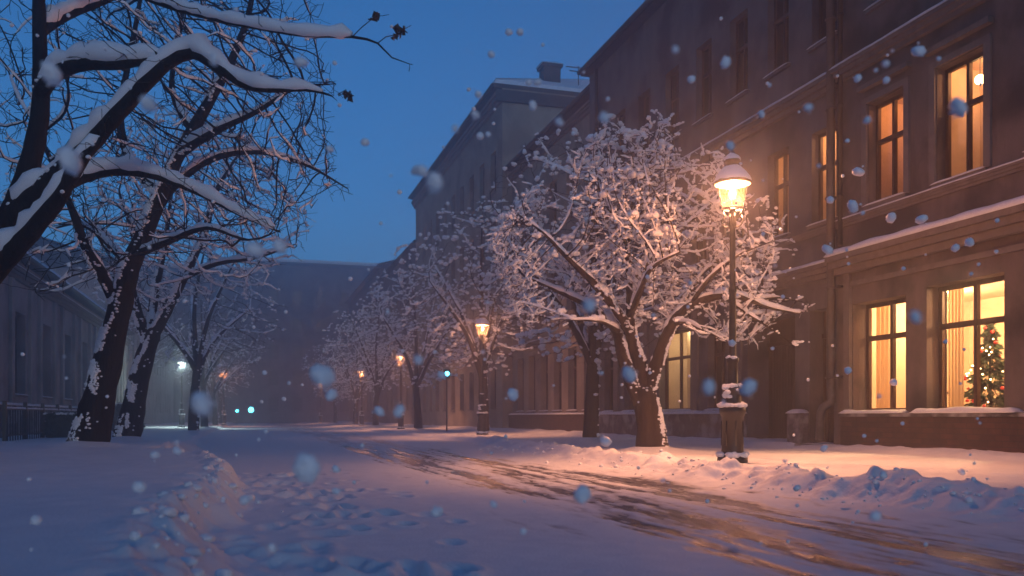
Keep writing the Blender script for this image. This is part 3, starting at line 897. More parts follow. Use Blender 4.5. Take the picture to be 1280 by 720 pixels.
def make_lamp(name, label, loc, glass, bulb, snow=True):
    t = empty(name, loc); t['label'] = label
    MB().lathe([(0, 0), (.23, 0), (.23, .07), (.2, .1), (.175, .14), (.165, .2), (.165, .7), (.185, .73), (.2, .78), (.2, .83), (.16, .86), (.13, .92), (.125, 1.08), (.14, 1.11), (.14, 1.15), (.08, 1.2), (.078, 1.52), (.095, 1.55), (.095, 1.59), (.055, 1.63)], n=14).build('base', IRON, t, True)
    # raised panels on the drum
    m = MB()
    for k in range(7):
        a = 2 * math.pi * k / 7; c, s = math.cos(a), math.sin(a)
        m.tube([(c * .166, s * .166, .26), (c * .166, s * .166, .64)], [.01, .01], 6)
    m.build('fluting', IRON, t, True)
    MB().lathe([(.055, 1.63), (.05, 2.6), (.062, 2.62), (.062, 2.68), (.047, 2.7), (.042, 3.6), (.06, 3.63), (.06, 3.68), (.035, 3.72), (.03, 3.86)], n=12).build('pole', IRON, t, True)
    # cradle arms under the lantern
    m = MB()
    for k in range(4):
        a = math.pi / 4 + math.pi / 2 * k; c, s = math.cos(a), math.sin(a)
        pts = [(.04, 3.6), (.12, 3.62), (.17, 3.7), (.14, 3.78), (.1, 3.74), (.12, 3.8), (.16, 3.88)]
        m.tube([(c * r_, s * r_, z) for r_, z in pts], [.012] * len(pts), 5)
    m.lathe([(0, 3.85), (.05, 3.85), (.06, 3.88), (.05, 3.9), (0, 3.9)], n=6); m.lathe([(.15, 3.88), (.172, 3.88), (.172, 3.9), (.15, 3.9), (.15, 3.88)], n=6)
    m.build('cradle', IRON, t, True)
    m = MB(); n = 6
    for k in range(n):
        a = 2 * math.pi * k / n
        p, q = (math.cos(a) * .165, math.sin(a) * .165, 3.9), (math.cos(a) * .262, math.sin(a) * .262, 4.27)
        m.tube([p, q], [.007, .007], 4)
        a2 = 2 * math.pi * (k + 1) / n
        m.tube([q, (math.cos(a2) * .262, math.sin(a2) * .262, 4.27)], [.009, .009], 4)
    m.build('lantern_frame', IRON, t)
    MB().lathe([(.163, 3.905), (.258, 4.265)], n=6).build('glass', glass, t)
    MB().lathe([(0, 4.03), (.04, 4.05), (.055, 4.11), (.05, 4.17), (.02, 4.22), (0, 4.23)], n=10).build('bulb', bulb, t, True)
    MB().lathe([(.265, 4.262), (.285, 4.27), (.285, 4.3), (.25, 4.36), (.185, 4.44), (.12, 4.5), (.09, 4.52), (.085, 4.6), (.12, 4.61), (.11, 4.64), (.05, 4.69), (.02, 4.72), (.03, 4.75), (.0, 4.8)], n=18).build('cap', IRON, t, True)
    MB().lathe([(0, 4.262), (.27, 4.262)], n=18).build('reflector', ENAMEL, t)
    if snow:
        s = MB()
        n = 18
        prof = [(.287, 4.3), (.292, 4.325), (.262, 4.385), (.2, 4.465), (.145, 4.51), (.1, 4.54)]
        s.lathe([(r_ * 1.0, z) for r_, z in prof], n=n)
        s.lathe([(.124, 4.63), (.12, 4.67), (.06, 4.72), (.035, 4.74)], n=10)
        v = np.array(s.v); nz = fbm(v[:, 0] * 9 + 3, v[:, 1] * 9, 3, 5) - .4
        v *= np.stack([1 + nz * .12, 1 + nz * .12, 1 + nz * .012], 1)
        s.v = [tuple(p) for p in v]
        s.build('cap_snow', SNOWB, t, True)
        R = np.random.default_rng(5)
        for (nm, zz, rad, num, br) in (('foot_snow', .11, .2, 60, .05), ('shoulder_snow', .87, .165, 60, .05), ('collar_snow', 1.16, .1, 34, .045), ('sleeve_snow', 1.6, .06, 18, .034)):
            c = []; rr = []
            for k in range(num):
                a = R.uniform(0, 6.28); c.append((math.cos(a) * rad, math.sin(a) * rad, zz + R.uniform(0, .02))); rr.append(br * R.uniform(.7, 1.25))
            if nm == 'collar_snow':
                for k in range(14): c.append((-.13 + R.uniform(-.03, .03), -.04 + R.uniform(-.04, .04), 1.08 + R.uniform(-.08, .08))); rr.append(.045)
            v, f = blobs(c, rr, 2, .7, .15, 9)
            link_mesh(nm, np_mesh(nm, v, f), SNOWB, t)
    return t


def copy_tree(o, parent=None):
    c = o.copy(); COL.objects.link(c)
    if parent: c.parent = parent
    for ch in [x for x in o.children]: copy_tree(ch, c)
    return c


lamp0 = make_lamp('street_lamp', 'tall black lantern lamp post in the foreground, glowing orange beside the big snowy tree', (7.12, 11.96, .1), LGLASS, BULB)
lamp0['category'] = 'street lamp'
GR = 'black street lamps along the snowy street'
lamp0['group'] = GR
far_lamps = [((8.7, 33.0, .08), 'second orange lamp post, with glowing twigs around its lantern'),
             ((8.65, 51.7, .06), 'third orange lamp post on the right pavement, halfway down the street'),
             ((8.6, 70.0, .05), 'fourth lamp post on the right, its light blurred among hazy branches'),
             ((7.6, 98.0, .05), 'farthest right lamp post, a pale glow over the middle of the street'),
             ((-1.9, 76.7, .1), 'far left lamp post with orange lantern beside dark tree')]
lamps = [lamp0]
for loc, lab in far_lamps:
    c = copy_tree(lamp0); c.location = loc; c['label'] = lab; lamps.append(c)
whites = make_lamp('street_lamp', 'left lamp post with cool white lantern in front of the long hall', (-4.2, 62, .1), LGLASSW, BULBW)
whites['category'] = 'street lamp'; whites['group'] = GR
for o in lamps: lamp_light(o, 4.19, LAMP_E * (1 if o is lamp0 else .5), WARM)
lamp_light(whites, 4.19, 300, (.75, 1, .95))

# small teal signal lights far down the street
TEAL = simple('teal lamp lens', (.2, .8, .9), .4, 0, (.1, .75, 1.0), 9)


def signal(loc, z, label, r=.12):
    t = empty('signal_light', loc); tag(t, label, 'signal light')
    m = MB(); m.tube([(0, 0, 0), (0, 0, z - .2)], [.04, .03], 8); m.build('pole', IRON, t, True)
    m = MB(); m.box(-.16, .16, -.1, .1, z - .25, z + .25); m.build('housing', IRON, t, bevel=.03)
    m = MB(); v, f = ICO[2]; i = m._add([(p[0] * r, -.1 + p[1] * r * .5, z + p[2] * r) for p in v]); m.t.extend([tuple(i + k for k in q) for q in f]); m.build('lens', TEAL, t, True)
    return t


signal((9.5, 43, .05), 2.9, 'teal signal light on thin pole between two orange lamps on the right')
signal((.3, 95, .02), 1.5, 'brighter of two low teal lights far down the street', .3)
signal((-1.1, 97, .02), 1.4, 'fainter of two low teal lights, left of the brighter one', .16)


# ------------------------------------------------------------------ trees
def resample(pts, rad, step):
    out = [Vector(pts[0])]; ro = [rad[0]]
    # Catmull-Rom smoothing
    P = [Vector(p) for p in pts]
    for i in range(len(P) - 1):
        p0, p1, p2, p3 = P[max(i - 1, 0)], P[i], P[i + 1], P[min(i + 2, len(P) - 1)]
        n = max(1, int((p2 - p1).length / step))
        for k in range(1, n + 1):
            t = k / n
            q = .5 * ((2 * p1) + (p2 - p0) * t + (2 * p0 - 5 * p1 + 4 * p2 - p3) * t * t + (3 * p1 - p0 - 3 * p2 + p3) * t ** 3)
            out.append(q); ro.append(rad[i] + (rad[i + 1] - rad[i]) * t)
    return out, ro


def in_poly(x, y, poly):
    inside = np.zeros(len(x), bool); n = len(poly); j = n - 1
    for i in range(n):
        xi, yi = poly[i]; xj, yj = poly[j]
        c = ((yi > y) != (yj > y)) & (x < (xj - xi) * (y - yi) / (yj - yi + 1e-9) + xi)
        inside ^= c; j = i
    return inside


def attract(poly, n, d0, half, seed, gap=.42, maxL=None, minL=None, gscale=.9):
    """points filling a crown of real depth whose outline follows poly"""
    R = np.random.default_rng(seed)
    P = np.array(poly, float); lo, hi = P.min(0), P.max(0); cx, cyy = (lo + hi) / 2; rx, ry = (hi - lo) / 2
    out = []
    while len(out) < n:
        x = R.uniform(lo[0], hi[0], 4000); y = R.uniform(lo[1], hi[1], 4000); ok = in_poly(x, y, poly)
        x, y = x[ok], y[ok]
        e = np.sqrt(np.clip(1 - .75 * ((x - cx) / rx) ** 2 - .5 * ((y - cyy) / ry) ** 2, .05, 1))
        dd = d0 + R.uniform(-1, 1, len(x)) * half * e
        X = (x - 640) / FPX * dd
        w = np.stack([X * cy + dd * sy, -X * sy + dd * cy, EYE + (521 - y) / FPX * dd], 1)
        g = fbm(w[:, 0] * gscale + w[:, 2] * .6, w[:, 1] * gscale + w[:, 2] * gscale, 2, seed)
        k = g > gap - .08
        if maxL is not None: k &= w[:, 0] < maxL
        if minL is not None: k &= w[:, 0] > minL
        out.extend(w[k].tolist())
    return np.array(out[:n])


class Tree:
    def __init__(self):
        self.p = []; self.par = []; self.r = []

    def limb(self, pts, rad, step=.12, start=None):
        P, Rr = resample(pts, rad, step)
        if start is None and self.p:
            start = min(range(len(self.p)), key=lambda i: (self.p[i] - P[0]).length)
        prev = -1 if start is None else start
        for k, (q, r_) in enumerate(zip(P, Rr)):
            if k == 0 and prev >= 0: continue
            self.p.append(q); self.par.append(prev); self.r.append(r_); prev = len(self.p) - 1
        return prev

    def grow(self, A, D=.12, infl=1.1, kill=.2, iters=80, up=.04, seed=0, minz=0):
        self.n_limb = len(self.p)
        R = np.random.default_rng(seed)
        A = A.copy(); alive = np.ones(len(A), bool)
        pos = self.p
        new_start = 0
        best = np.full(len(A), 1e9); bi = np.full(len(A), -1)
        for it in range(iters):
            newp = np.array([list(q) for q in pos[new_start:]])
            if len(newp) == 0: break
            idx = np.where(alive)[0]
            if len(idx) == 0: break
            # nearest among new nodes
            kd = kdtree.KDTree(len(newp))
            for i, q in enumerate(newp): kd.insert(q, i)
            kd.balance()
            for i in idx:
                co, j, d = kd.find(A[i])
                if d < best[i]: best[i] = d; bi[i] = j + new_start
            alive &= best > kill
            idx = np.where(alive & (best < infl))[0]
            if len(idx) == 0:
                infl *= 1.4
                if infl > 8: break
                idx = np.where(alive & (best < infl))[0]
                if len(idx) == 0: continue
            acc = {}
            for i in idx:
                d = Vector(A[i]) - pos[bi[i]]; d.normalize()
                acc.setdefault(int(bi[i]), []).append(d)
            new_start = len(pos)
            for n_, ds in acc.items():
                v = Vector((0, 0, up))
                for d in ds: v += d
                v += Vector(R.normal(0, .25, 3))
                if v.length < 1e-3: continue
                v.normalize()
                q = pos[n_] + v * D
                self.p.append(q); self.par.append(n_); self.r.append(0)

    def twigs(self, n_per, ln, seed=0, rmax=.02, step=3, droop=0.0):
        """short side twigs on thin branches"""
        R = np.random.default_rng(seed); N = len(self.p); kids = [0] * N
        for i in range(N):
            if self.par[i] >= 0: kids[self.par[i]] += 1
        base = [i for i in range(N) if self.r[i] < rmax and self.par[i] >= 0]
        for i in base:
            d = (self.p[i] - self.p[self.par[i]]).normalized()
            cnt = R.poisson(n_per * (1.6 if kids[i] == 0 else .55))
            for k in range(cnt):
                v = d * R.uniform(.4, 1.1) + Vector(R.normal(0, .6, 3)) + Vector((0, 0, .15 - droop)); v.normalize()
                prev = i; q = self.p[i]; L = ln * R.uniform(.5, 1.3)
                for s_ in range(2):
                    v = (v + Vector(R.normal(0, .25, 3))).normalized()
                    q = q + v * L / 2; self.p.append(q); self.par.append(prev); self.r.append(0); prev = len(self.p) - 1

    def radii(self, tip=.004, e=2.3):
        N = len(self.p); acc = [0.0] * N; self.kids = [[] for _ in range(N)]
        for i in range(N):
            if self.par[i] >= 0: self.kids[self.par[i]].append(i)
        # parents always precede children
        for i in range(N - 1, -1, -1):
            a = acc[i] if self.kids[i] else tip ** e
            rr = a ** (1 / e)
            if self.r[i] > rr: self.rr = None
            self.r[i] = self.r[i] if self.r[i] > 0 and i < getattr(self, 'n_limb', 0) else rr
            if self.par[i] >= 0: acc[self.par[i]] += a
        for i in range(N):
            if self.par[i] >= 0: self.r[i] = min(self.r[i], self.r[self.par[i]] * .97)

    def chains(self):
        out = []; stack = [0]
        seen = set()
        roots = [i for i in range(len(self.p)) if self.par[i] < 0]
        stack = [(i, [i]) for i in roots]
        while stack:
            i, ch = stack.pop()
            while self.kids[i]:
                ks = sorted(self.kids[i], key=lambda k: -self.r[k])
                for k in ks[1:]: stack.append((k, [i, k]))
                i = ks[0]; ch.append(i)
            out.append(ch)
        return out

    def meshes(self, name, origin, thick=.045, bark=BARK, trunk_bumps=True):
        ch = self.chains()
        tv, tq, bv, bq = [], [], [], []
        for c in ch:
            # split at the radius where trunk/limbs become branches
            pts = [self.p[i] for i in c]; rr = [self.r[i] for i in c]
            if len(c) > 1 and rr[0] > rr[1] * 1.3: rr[0] = rr[1] * 1.1
            k = 0
            while k < len(c) and rr[k] >= thick: k += 1
            for (a, b, V, Q) in ((0, min(k + 1, len(c)), tv, tq), (max(k - 0, 0), len(c), bv, bq)):
                if (V is tv and k < 2) or b - a < 2: continue
                pp, r2 = pts[a:b], rr[a:b]
                if V is bv and a > 0: pp = [pts[a - 1]] + pp; r2 = [rr[a - 1]] + r2
                n = 12 if r2[0] > .12 else 8 if r2[0] > .04 else 5 if r2[0] > .014 else 3
                if V is tv: n = max(n, 9)
                v, q = tube_arrays(pp, r2, n)
                if V is tv and trunk_bumps:
                    for j in range(len(v)):
                        o_ = pp[j // n]; d = v[j] - o_
                        nz = float(_T[int(abs(v[j].z) * 19) & 255, (j % n) * 23 & 255]) - .5
                        v[j] = o_ + d * (1 + .16 * nz)
                s = len(V); V.extend(v); Q.extend([tuple(s + x for x in f) for f in q])
        o = Vector(origin)
        t = np_mesh(name + ' trunk', np.array([list(p - o) for p in tv]), np.array(tq)) if tv else None
        b = np_mesh(name + ' branches', np.array([list(p - o) for p in bv]), np.array(bq)) if bv else None
        return t, b

    def snow(self, name, origin, dens=1.0, size=.04, sub=2, thick_snow=1.0, seed=3, wind=(0, 0, 0), wind_n=0, mult=1, rmax=.035, plast_r=.035, ridge=True, minr=0.0, line_r=.012, line_th=.028, lump=.9, hmin=.42, lgate=0.0, clump=0.0):
        R = np.random.default_rng(seed); o = Vector(origin)
        C, Rd = [], []
        P = np.array([list(p) for p in self.p]); Rr = np.array(self.r)
        gate = fbm(P[:, 0] * 1.6 + P[:, 2], P[:, 1] * 1.6 - P[:, 2] * .8, 3, seed)
        for i in range(1, len(self.p)):
            r_ = self.r[i]
            if self.par[i] < 0 or r_ > rmax or r_ < minr: continue
            if R.random() > dens * (.45 + 1.3 * (gate[i] - .25)): continue
            q = self.p[i]; par = self.p[self.par[i]]
            seg = q - par; hz = 1 - abs(seg.z) / (seg.length + 1e-6) * .6
            n = mult + (R.random() < .5) + (not self.kids[i]) * mult
            for k in range(n):
                t = R.random(); c = par + seg * t
                s_ = size * R.uniform(.55, 1.35) * (.6 + .6 * hz)
                C.append((c.x + R.normal(0, s_ * .35), c.y + R.normal(0, s_ * .35), c.z + r_ + s_ * .35 + abs(R.normal(0, s_ * .25)))); Rd.append(s_)
        if clump:
            for i in range(1, len(self.p)):
                if self.par[i] < 0 or not (.006 < self.r[i] < .05) or gate[i] < .45 or R.random() > clump: continue
                q = self.p[i]
                for k in range(R.integers(2, 5)):
                    s_ = R.uniform(.035, .085); C.append((q.x + R.normal(0, .06), q.y + R.normal(0, .06), q.z + self.r[i] + s_ * .5)); Rd.append(s_)
        # plastered snow on the windward side of trunk and limbs
        if wind_n:
            wv = Vector(wind).normalized(); big = [i for i in range(1, len(self.p)) if self.r[i] > .07 and self.par[i] >= 0]
            wts = np.array([self.r[i] for i in big]); wts /= wts.sum()
            for k in range(wind_n):
                i = big[R.choice(len(big), p=wts)]
                t = (self.p[i] - self.p[self.par[i]]).normalized()
                side = (wv + Vector(R.normal(0, .33, 3))); side = (side - t * side.dot(t)).normalized()
                c = self.p[self.par[i]].lerp(self.p[i], R.random()) + side * self.r[i] * .97
                if fbm(np.array(c.z * 2.6), np.array((side.x * 2 + side.y) * 1.6), 4, 4) < .48: continue
                s_ = plast_r * R.uniform(.6, 1.7); C.append(tuple(c)); Rd.append(s_)
        v, f = blobs(C, Rd, sub, .72, .2, seed)
        V = [v]; F = [f]; Q = []
        # continuous ridge of snow lying on the thicker, flatter limbs
        off = len(v)
        if ridge:
            for c in self.chains():
                run = []
                for j in range(1, len(c) + 1):
                    ok = False
                    if j < len(c):
                        a, b = self.p[c[j - 1]], self.p[c[j]]; d = (b - a)
                        hz = math.hypot(d.x, d.y) / (d.length + 1e-6)
                        ok = self.r[c[j]] > line_r and hz > hmin and (self.r[c[j]] > .02 or gate[c[j]] > lgate)
                    if ok: run.append((c[j], hz))
                    else:
                        if len(run) > (3 if line_r > .01 else 1):
                            pts, rad = [], []
                            for q_, (i, hz) in enumerate(run):
                                e = min(1, (q_ + .6) / 1.8, (len(run) - q_ - .3) / 1.8)
                                nz = 1 - lump / 2 + lump * (float(_T[i & 255, (i >> 8) & 255]) * .6 + .4 * float(_T[(i // 3) & 255, 7]))
                                th = (self.r[i] * .72 + line_th * thick_snow) * nz * (.4 + .6 * hz) * max(e, .25)
                                pts.append(self.p[i] + Vector((0, 0, self.r[i] * .75 + th * .5))); rad.append(th)
                            vv, qq = tube_arrays(pts, rad, 8 if self.r[run[0][0]] > .02 else 5)
                            V.append(np.array([list(x) for x in vv])); Q.append(np.array(qq) + off); off += len(vv)
                        run = []
        fs = [np.concatenate(F)] if len(f) else []
        if Q: fs.append(np.concatenate(Q))
        allv = np.concatenate(V) - np.array(list(o))
        return np_mesh(name + ' snow', allv, fs)


def plant(name, label, origin, t, b, s, group=None, bark=BARK, snowmat=SNOWB, cat='tree'):
    root = empty(name, origin); tag(root, label, cat, group)
    if t: link_mesh('trunk', t, bark, root)
    if b: link_mesh('branches', b, bark if bark is BARKD else TWIG, root)
    if s: link_mesh('branch_snow', s, snowmat, root)
    return root


def W3(lst, d=None):
    return [wp(*(p if len(p) == 3 else (p[0], p[1], d))) for p in lst]


# main snowy tree beside the lamp
T = Tree()
T.limb(W3([(816, 566), (814, 545), (811, 520), (807, 500), (805, 486)], 18), [.36, .3, .27, .26, .22])
T.limb(W3([(806, 515), (790, 478), (778, 445, 17.9), (771, 415, 18.1), (746, 388, 18.4), (700, 365, 18.7), (655, 345, 18.9)], 18), [.17, .15, .12, .1, .07, .045, .02])
T.limb(W3([(806, 492), (799, 455), (789, 420, 17.9), (788, 380, 17.9), (787, 340, 18), (785, 300, 18.1), (798, 250, 18.3), (812, 200, 18.4), (828, 160, 18.4)], 18), [.17, .14, .11, .085, .07, .055, .04, .03, .012])
T.limb(W3([(809, 490), (822, 450, 17.9), (833, 420, 17.7), (850, 392, 17.4), (882, 374, 17.0), (920, 370, 16.8), (960, 384, 16.9), (1000, 392, 17.1)], 18), [.16, .13, .11, .09, .075, .055, .035, .015])
T.limb(W3([(789, 415, 17.9), (768, 385, 17.7), (740, 352, 17.4), (712, 325, 17.2), (680, 292, 17.1), (648, 268, 17.2)]), [.1, .085, .07, .05, .03, .012])
T.limb(W3([(788, 350, 18), (825, 312, 18.5), (865, 275, 18.9), (905, 240, 19.2)]), [.07, .05, .035, .015])
T.limb(W3([(786, 310, 18), (760, 255, 18.6), (735, 212, 18.9)]), [.055, .035, .015])
T.limb(W3([(833, 420, 17.7), (850, 385, 18.6), (880, 340, 19.4), (930, 300, 19.7)]), [.08, .06, .04, .015])
T.limb(W3([(788, 395, 17.9), (800, 365, 16.9), (815, 335, 16.1), (850, 315, 15.6)]), [.08, .055, .035, .015])
T.limb(W3([(790, 418, 17.9), (770, 400, 19), (735, 370, 20), (700, 330, 20.6)]), [.08, .055, .04, .015])
T.limb(W3([(840, 405, 17.6), (862, 404, 17.0), (885, 418, 16.5)]), [.05, .03, .012])
T.limb(W3([(775, 415, 18), (750, 402, 17.2), (715, 400, 16.7)]), [.05, .03, .012])
T.limb(W3([(905, 371, 16.9), (935, 392, 16.6), (965, 412, 16.5), (990, 430, 16.5)]), [.035, .025, .015, .006])
T.limb(W3([(940, 376, 16.8), (975, 372, 17.4), (1012, 380, 17.7)]), [.03, .02, .006])
T.limb(W3([(865, 378, 17.2), (890, 345, 16.5), (925, 318, 16.2), (970, 300, 16.3)]), [.05, .035, .02, .006])
crown = [(612, 292), (640, 250), (680, 215), (715, 190), (752, 148), (790, 172), (820, 140), (852, 158), (842, 200), (870, 186), (905, 186), (905, 225), (960, 248), (985, 285), (1006, 320), (985, 350), (1017, 378), (1000, 418), (955, 428), (905, 432), (868, 425), (845, 404), (800, 412), (760, 405), (720, 412), (680, 410), (640, 392), (622, 345)]
A = attract(crown, 5600, 18, 2.5, 11, gap=.5, maxL=11.75, gscale=1.1)
T.grow(A, D=.12, infl=.9, kill=.17, iters=70, up=.0, seed=1)
T.radii(.0042)
T.twigs(.85, .19, 4, rmax=.012)
T.r = [r if i < 0 else r for i, r in enumerate(T.r)]
T.radii(.0036)
o0 = (7.9, 16.4, 0.05)
t, b = T.meshes('main', o0)
s = T.snow('main', o0, dens=.5, size=.026, sub=2, seed=5, mult=2, line_r=.003, line_th=.019, lump=1.2, hmin=.3, lgate=.34, clump=.16, wind=(.75, -.66, 0), wind_n=2600, plast_r=.024)
print('main tree nodes', len(T.p))
plant('snowy_tree', 'broad forked tree heavy with snow lit orange by the foreground lamp', o0, t, b, s, 'snow laden trees on the right pavement')


def generic(seed, H, R_, trunk_h, lean=0.0, n=1500, snowd=.9, size=.07, D=.2):
    """a stand-alone tree at the origin; returns its three meshes"""
    T = Tree(); R = np.random.default_rng(seed)
    z0 = -.1
    fork = trunk_h
    T.limb([Vector((0, 0, z0)), Vector((.04, 0, fork * .5)), Vector((lean * .3, 0.03, fork))], [.26, .2, .17], D)
    for k in range(5):
        a = 6.28 * k / 5 + R.uniform(-.4, .4); rr = R_ * R.uniform(.5, .75); zz = H * R.uniform(.55, .8)
        T.limb([Vector((lean * .3, .03, fork * R.uniform(.85, 1))), Vector((math.cos(a) * rr * .35, math.sin(a) * rr * .35, fork + (zz - fork) * .45)), Vector((math.cos(a) * rr, math.sin(a) * rr, zz))], [.12, .08, .025], D)
    T.limb([Vector((lean * .3, .03, fork)), Vector((.1, .1, H * .6)), Vector((lean, 0, H * .9))], [.13, .08, .02], D)
    pts = []
    while len(pts) < n:
        q = R.uniform(-1, 1, 3)
        if np.linalg.norm(q) > 1: continue
        w = np.array([q[0] * R_, q[1] * R_, fork * .9 + (H - fork * .9) * (q[2] * .5 + .5)])
        if float(fbm(np.array(w[0] * .7 + w[2] * .5), np.array(w[1] * .7 + w[2] * .7), 2, seed)) < .36: continue
        pts.append(w)
    T.grow(np.array(pts), D=D, infl=1.4, kill=D * 1.6, iters=60, seed=seed)
    T.radii(.006); T.twigs(.5, .3, seed, rmax=.015); T.radii(.005)
    t, b = T.meshes('row %d' % seed, (0, 0, 0))
    s = T.snow('row %d' % seed, (0, 0, 0), dens=snowd * .5, line_r=.005, line_th=.032, lump=1.2, hmin=.3, lgate=.42, clump=.05, size=size, sub=1, seed=seed, wind=(.4, -.9, 0), wind_n=150, plast_r=.05)
    print('generic nodes', len(T.p))
    return t, b, s


gA = generic(21, 9.2, 3.6, 2.3, .4, 1500)
gB = generic(33, 9.8, 3.9, 2.6, -.5, 1500)
GRP = 'snow laden trees on the right pavement'
rt = [(gA, 0.3, 1.0, 'tall bluish snowy tree directly behind the big lit tree'),
      (gB, 1.2, 1.05, 'snowy tree behind the second orange lamp, twigs glowing around it'),
      (gA, 2.4, 1.0, 'snowy tree beside the third orange lamp'),
      (gB, 3.9, .95, 'hazy fifth snowy tree from the foreground on the right side'),
      (gA, 5.1, .95, 'faint snowy tree beyond the fourth right hand lamp'),
      (gB, .2, .9, 'farthest and faintest snowy tree on the right side')]
for (L, s_), (g, rz, sc, lab) in zip(TREES_R[1:], rt):
    o = plant('snowy_tree', lab, (L, s_, .05), *g, GRP); o.rotation_euler.z = rz; o.scale = (sc, sc, sc)

# ---- left trees
GL = 'dark trees along the left verge'
T = Tree()
T.limb(W3([(108, 566), (116, 530), (126, 490), (137, 440), (150, 385), (162, 335), (184, 285), (200, 243), (224, 192), (254, 140), (288, 78), (310, 20), (322, -50)], 15), [.36, .29, .26, .24, .22, .2, .17, .15, .12, .1, .07, .05, .02], .14)
T.limb(W3([(150, 385), (128, 345, 14.8), (108, 310, 14.6), (90, 262, 14.4), (66, 205, 14.3), (40, 150, 14.2)], 15), [.12, .1, .08, .06, .04, .02], .14)
T.limb(W3([(188, 275), (215, 235, 15.4), (262, 200, 15.8), (320, 190, 16), (380, 205, 16.2), (435, 236, 16.3)], 15), [.1, .08, .06, .045, .03, .01], .14)
T.limb(W3([(224, 192), (268, 165, 14.5), (320, 140, 14.2), (370, 110, 14), (420, 105, 13.9)], 15), [.09, .06, .04, .025, .01], .14)
T.limb(W3([(200, 243), (165, 205, 15.2), (150, 150, 15.4), (160, 80, 15.5), (175, 0, 15.6), (180, -70, 15.6)], 15), [.1, .08, .065, .05, .035, .015], .14)
T.limb(W3([(240, 165), (215, 110, 15.4), (225, 40, 15.8), (230, -40, 16)], 15), [.07, .05, .035, .015], .14)
T.limb(W3([(170, 318), (215, 300, 14.4), (260, 285, 14), (310, 300, 13.8), (345, 290, 13.7)], 15), [.07, .05, .035, .02, .01], .14)
T.limb(W3([(162, 335), (130, 300, 16), (100, 280, 16.8), (70, 285, 17.5)], 15), [.07, .05, .03, .015], .14)
cr = [(0, 370), (-20, 200), (-30, -60), (100, -130), (300, -130), (400, 0), (420, 40), (400, 80), (440, 100), (405, 150), (420, 190), (442, 235), (400, 250), (360, 285), (300, 300), (240, 320), (170, 345), (100, 350), (60, 380)]
A = attract(cr, 4800, 15, 3.0, 12, gap=.43, maxL=1.5)
T.grow(A, D=.14, infl=1.0, kill=.21, iters=60, up=.02, seed=2)
T.radii(.0055); T.twigs(.85, .24, 5, rmax=.014); T.radii(.0045)
o1 = (-2.6, 16.3, .25)
t, b = T.meshes('left1', o1)
s = T.snow('left1', o1, dens=.05, size=.025, line_r=.006, line_th=.016, lump=1.0, hmin=.4, lgate=.42, sub=1, seed=6, thick_snow=1.2, wind=(-.85, -.5, 0), wind_n=11000, plast_r=.022)
plant('bare_tree', 'larger leaning dark trunk of the two left trees, snow plastered on its left side', o1, t, b, s, GL, BARKD)
print('left1', len(T.p))

T = Tree()
T.limb(W3([(158, 549), (166, 515), (174, 475), (184, 435), (190, 420)], 23), [.36, .3, .28, .26, .22], .16)
T.limb(W3([(186, 430), (172, 392), (163, 350), (168, 300), (150, 245)], 23), [.16, .14, .11, .08, .03], .16)
T.limb(W3([(190, 420), (208, 388), (232, 342), (255, 292), (272, 235), (300, 190)], 23), [.18, .15, .12, .09, .06, .02], .16)
T.limb(W3([(188, 425), (193, 370, 23.5), (205, 310, 24), (215, 240, 24.3)], 23), [.14, .11, .08, .03], .16)
T.limb(W3([(225, 350), (270, 330, 22.3), (320, 322, 22), (370, 305, 21.8)], 23), [.08, .06, .04, .015], .16)
T.limb(W3([(168, 370), (140, 345, 23.5), (110, 335, 24)], 23), [.07, .05, .02], .16)
cr = [(90, 340), (100, 250), (130, 180), (200, 130), (280, 140), (340, 190), (388, 262), (392, 300), (350, 335), (310, 372), (255, 372), (215, 385), (130, 375)]
A = attract(cr, 2600, 23, 3.6, 13, gap=.42)
T.grow(A, D=.17, infl=1.2, kill=.3, iters=60, up=.0, seed=3)
T.radii(.006); T.twigs(.55, .3, 6, rmax=.014); T.radii(.0055)
o2 = (-3.0, 24.8, .15)
t, b = T.meshes('left2', o2)
s = T.snow('left2', o2, dens=.25, size=.04, line_r=.004, line_th=.026, lump=1.2, hmin=.25, lgate=.36, sub=1, seed=7, wind=(-.5, -.85, 0), wind_n=8000, plast_r=.026)
plant('bare_tree', 'second forked dark tree on the left with pinkish snow on fine twigs', o2, t, b, s, GL, BARKD)
print('left2', len(T.p))

# nearest tree: trunk at the left edge, thick snow on its limbs
T = Tree()
T.limb(W3([(-90, 600), (-72, 500), (-52, 420), (-26, 350), (5, 290), (34, 220), (50, 140), (50, 60), (48, -20), (50, -90)], 9.8), [.34, .29, .26, .24, .22, .2, .17, .14, .11, .06], .1)
T.limb(W3([(14, 275), (60, 232, 9.6), (104, 190, 9.4), (140, 150, 9.2), (175, 112, 9.1), (208, 80, 9.0), (240, 66, 9.0), (270, 82, 8.9), (300, 103, 8.9), (335, 112, 8.8), (385, 112, 8.8), (415, 120, 8.8)], 9.8), [.15, .13, .115, .1, .09, .075, .065, .055, .045, .032, .018, .008], .1)
T.limb(W3([(48, 120), (70, 92, 9.5), (105, 80, 9.3), (150, 80, 9.1), (200, 72, 9.0)], 9.8), [.11, .1, .08, .06, .03], .1)
T.limb(W3([(-30, 365), (30, 300, 9.3), (72, 250, 9.0), (98, 205, 8.9), (125, 175, 8.9)], 9.8), [.13, .11, .09, .07, .03], .1)
T.limb(W3([(24, 285), (60, 250, 10.2), (100, 224, 10.6), (150, 214, 10.7), (200, 222, 10.8), (250, 242, 10.8), (300, 268, 10.8), (350, 290, 10.8)], 9.8), [.1, .08, .065, .055, .045, .035, .025, .01], .1)
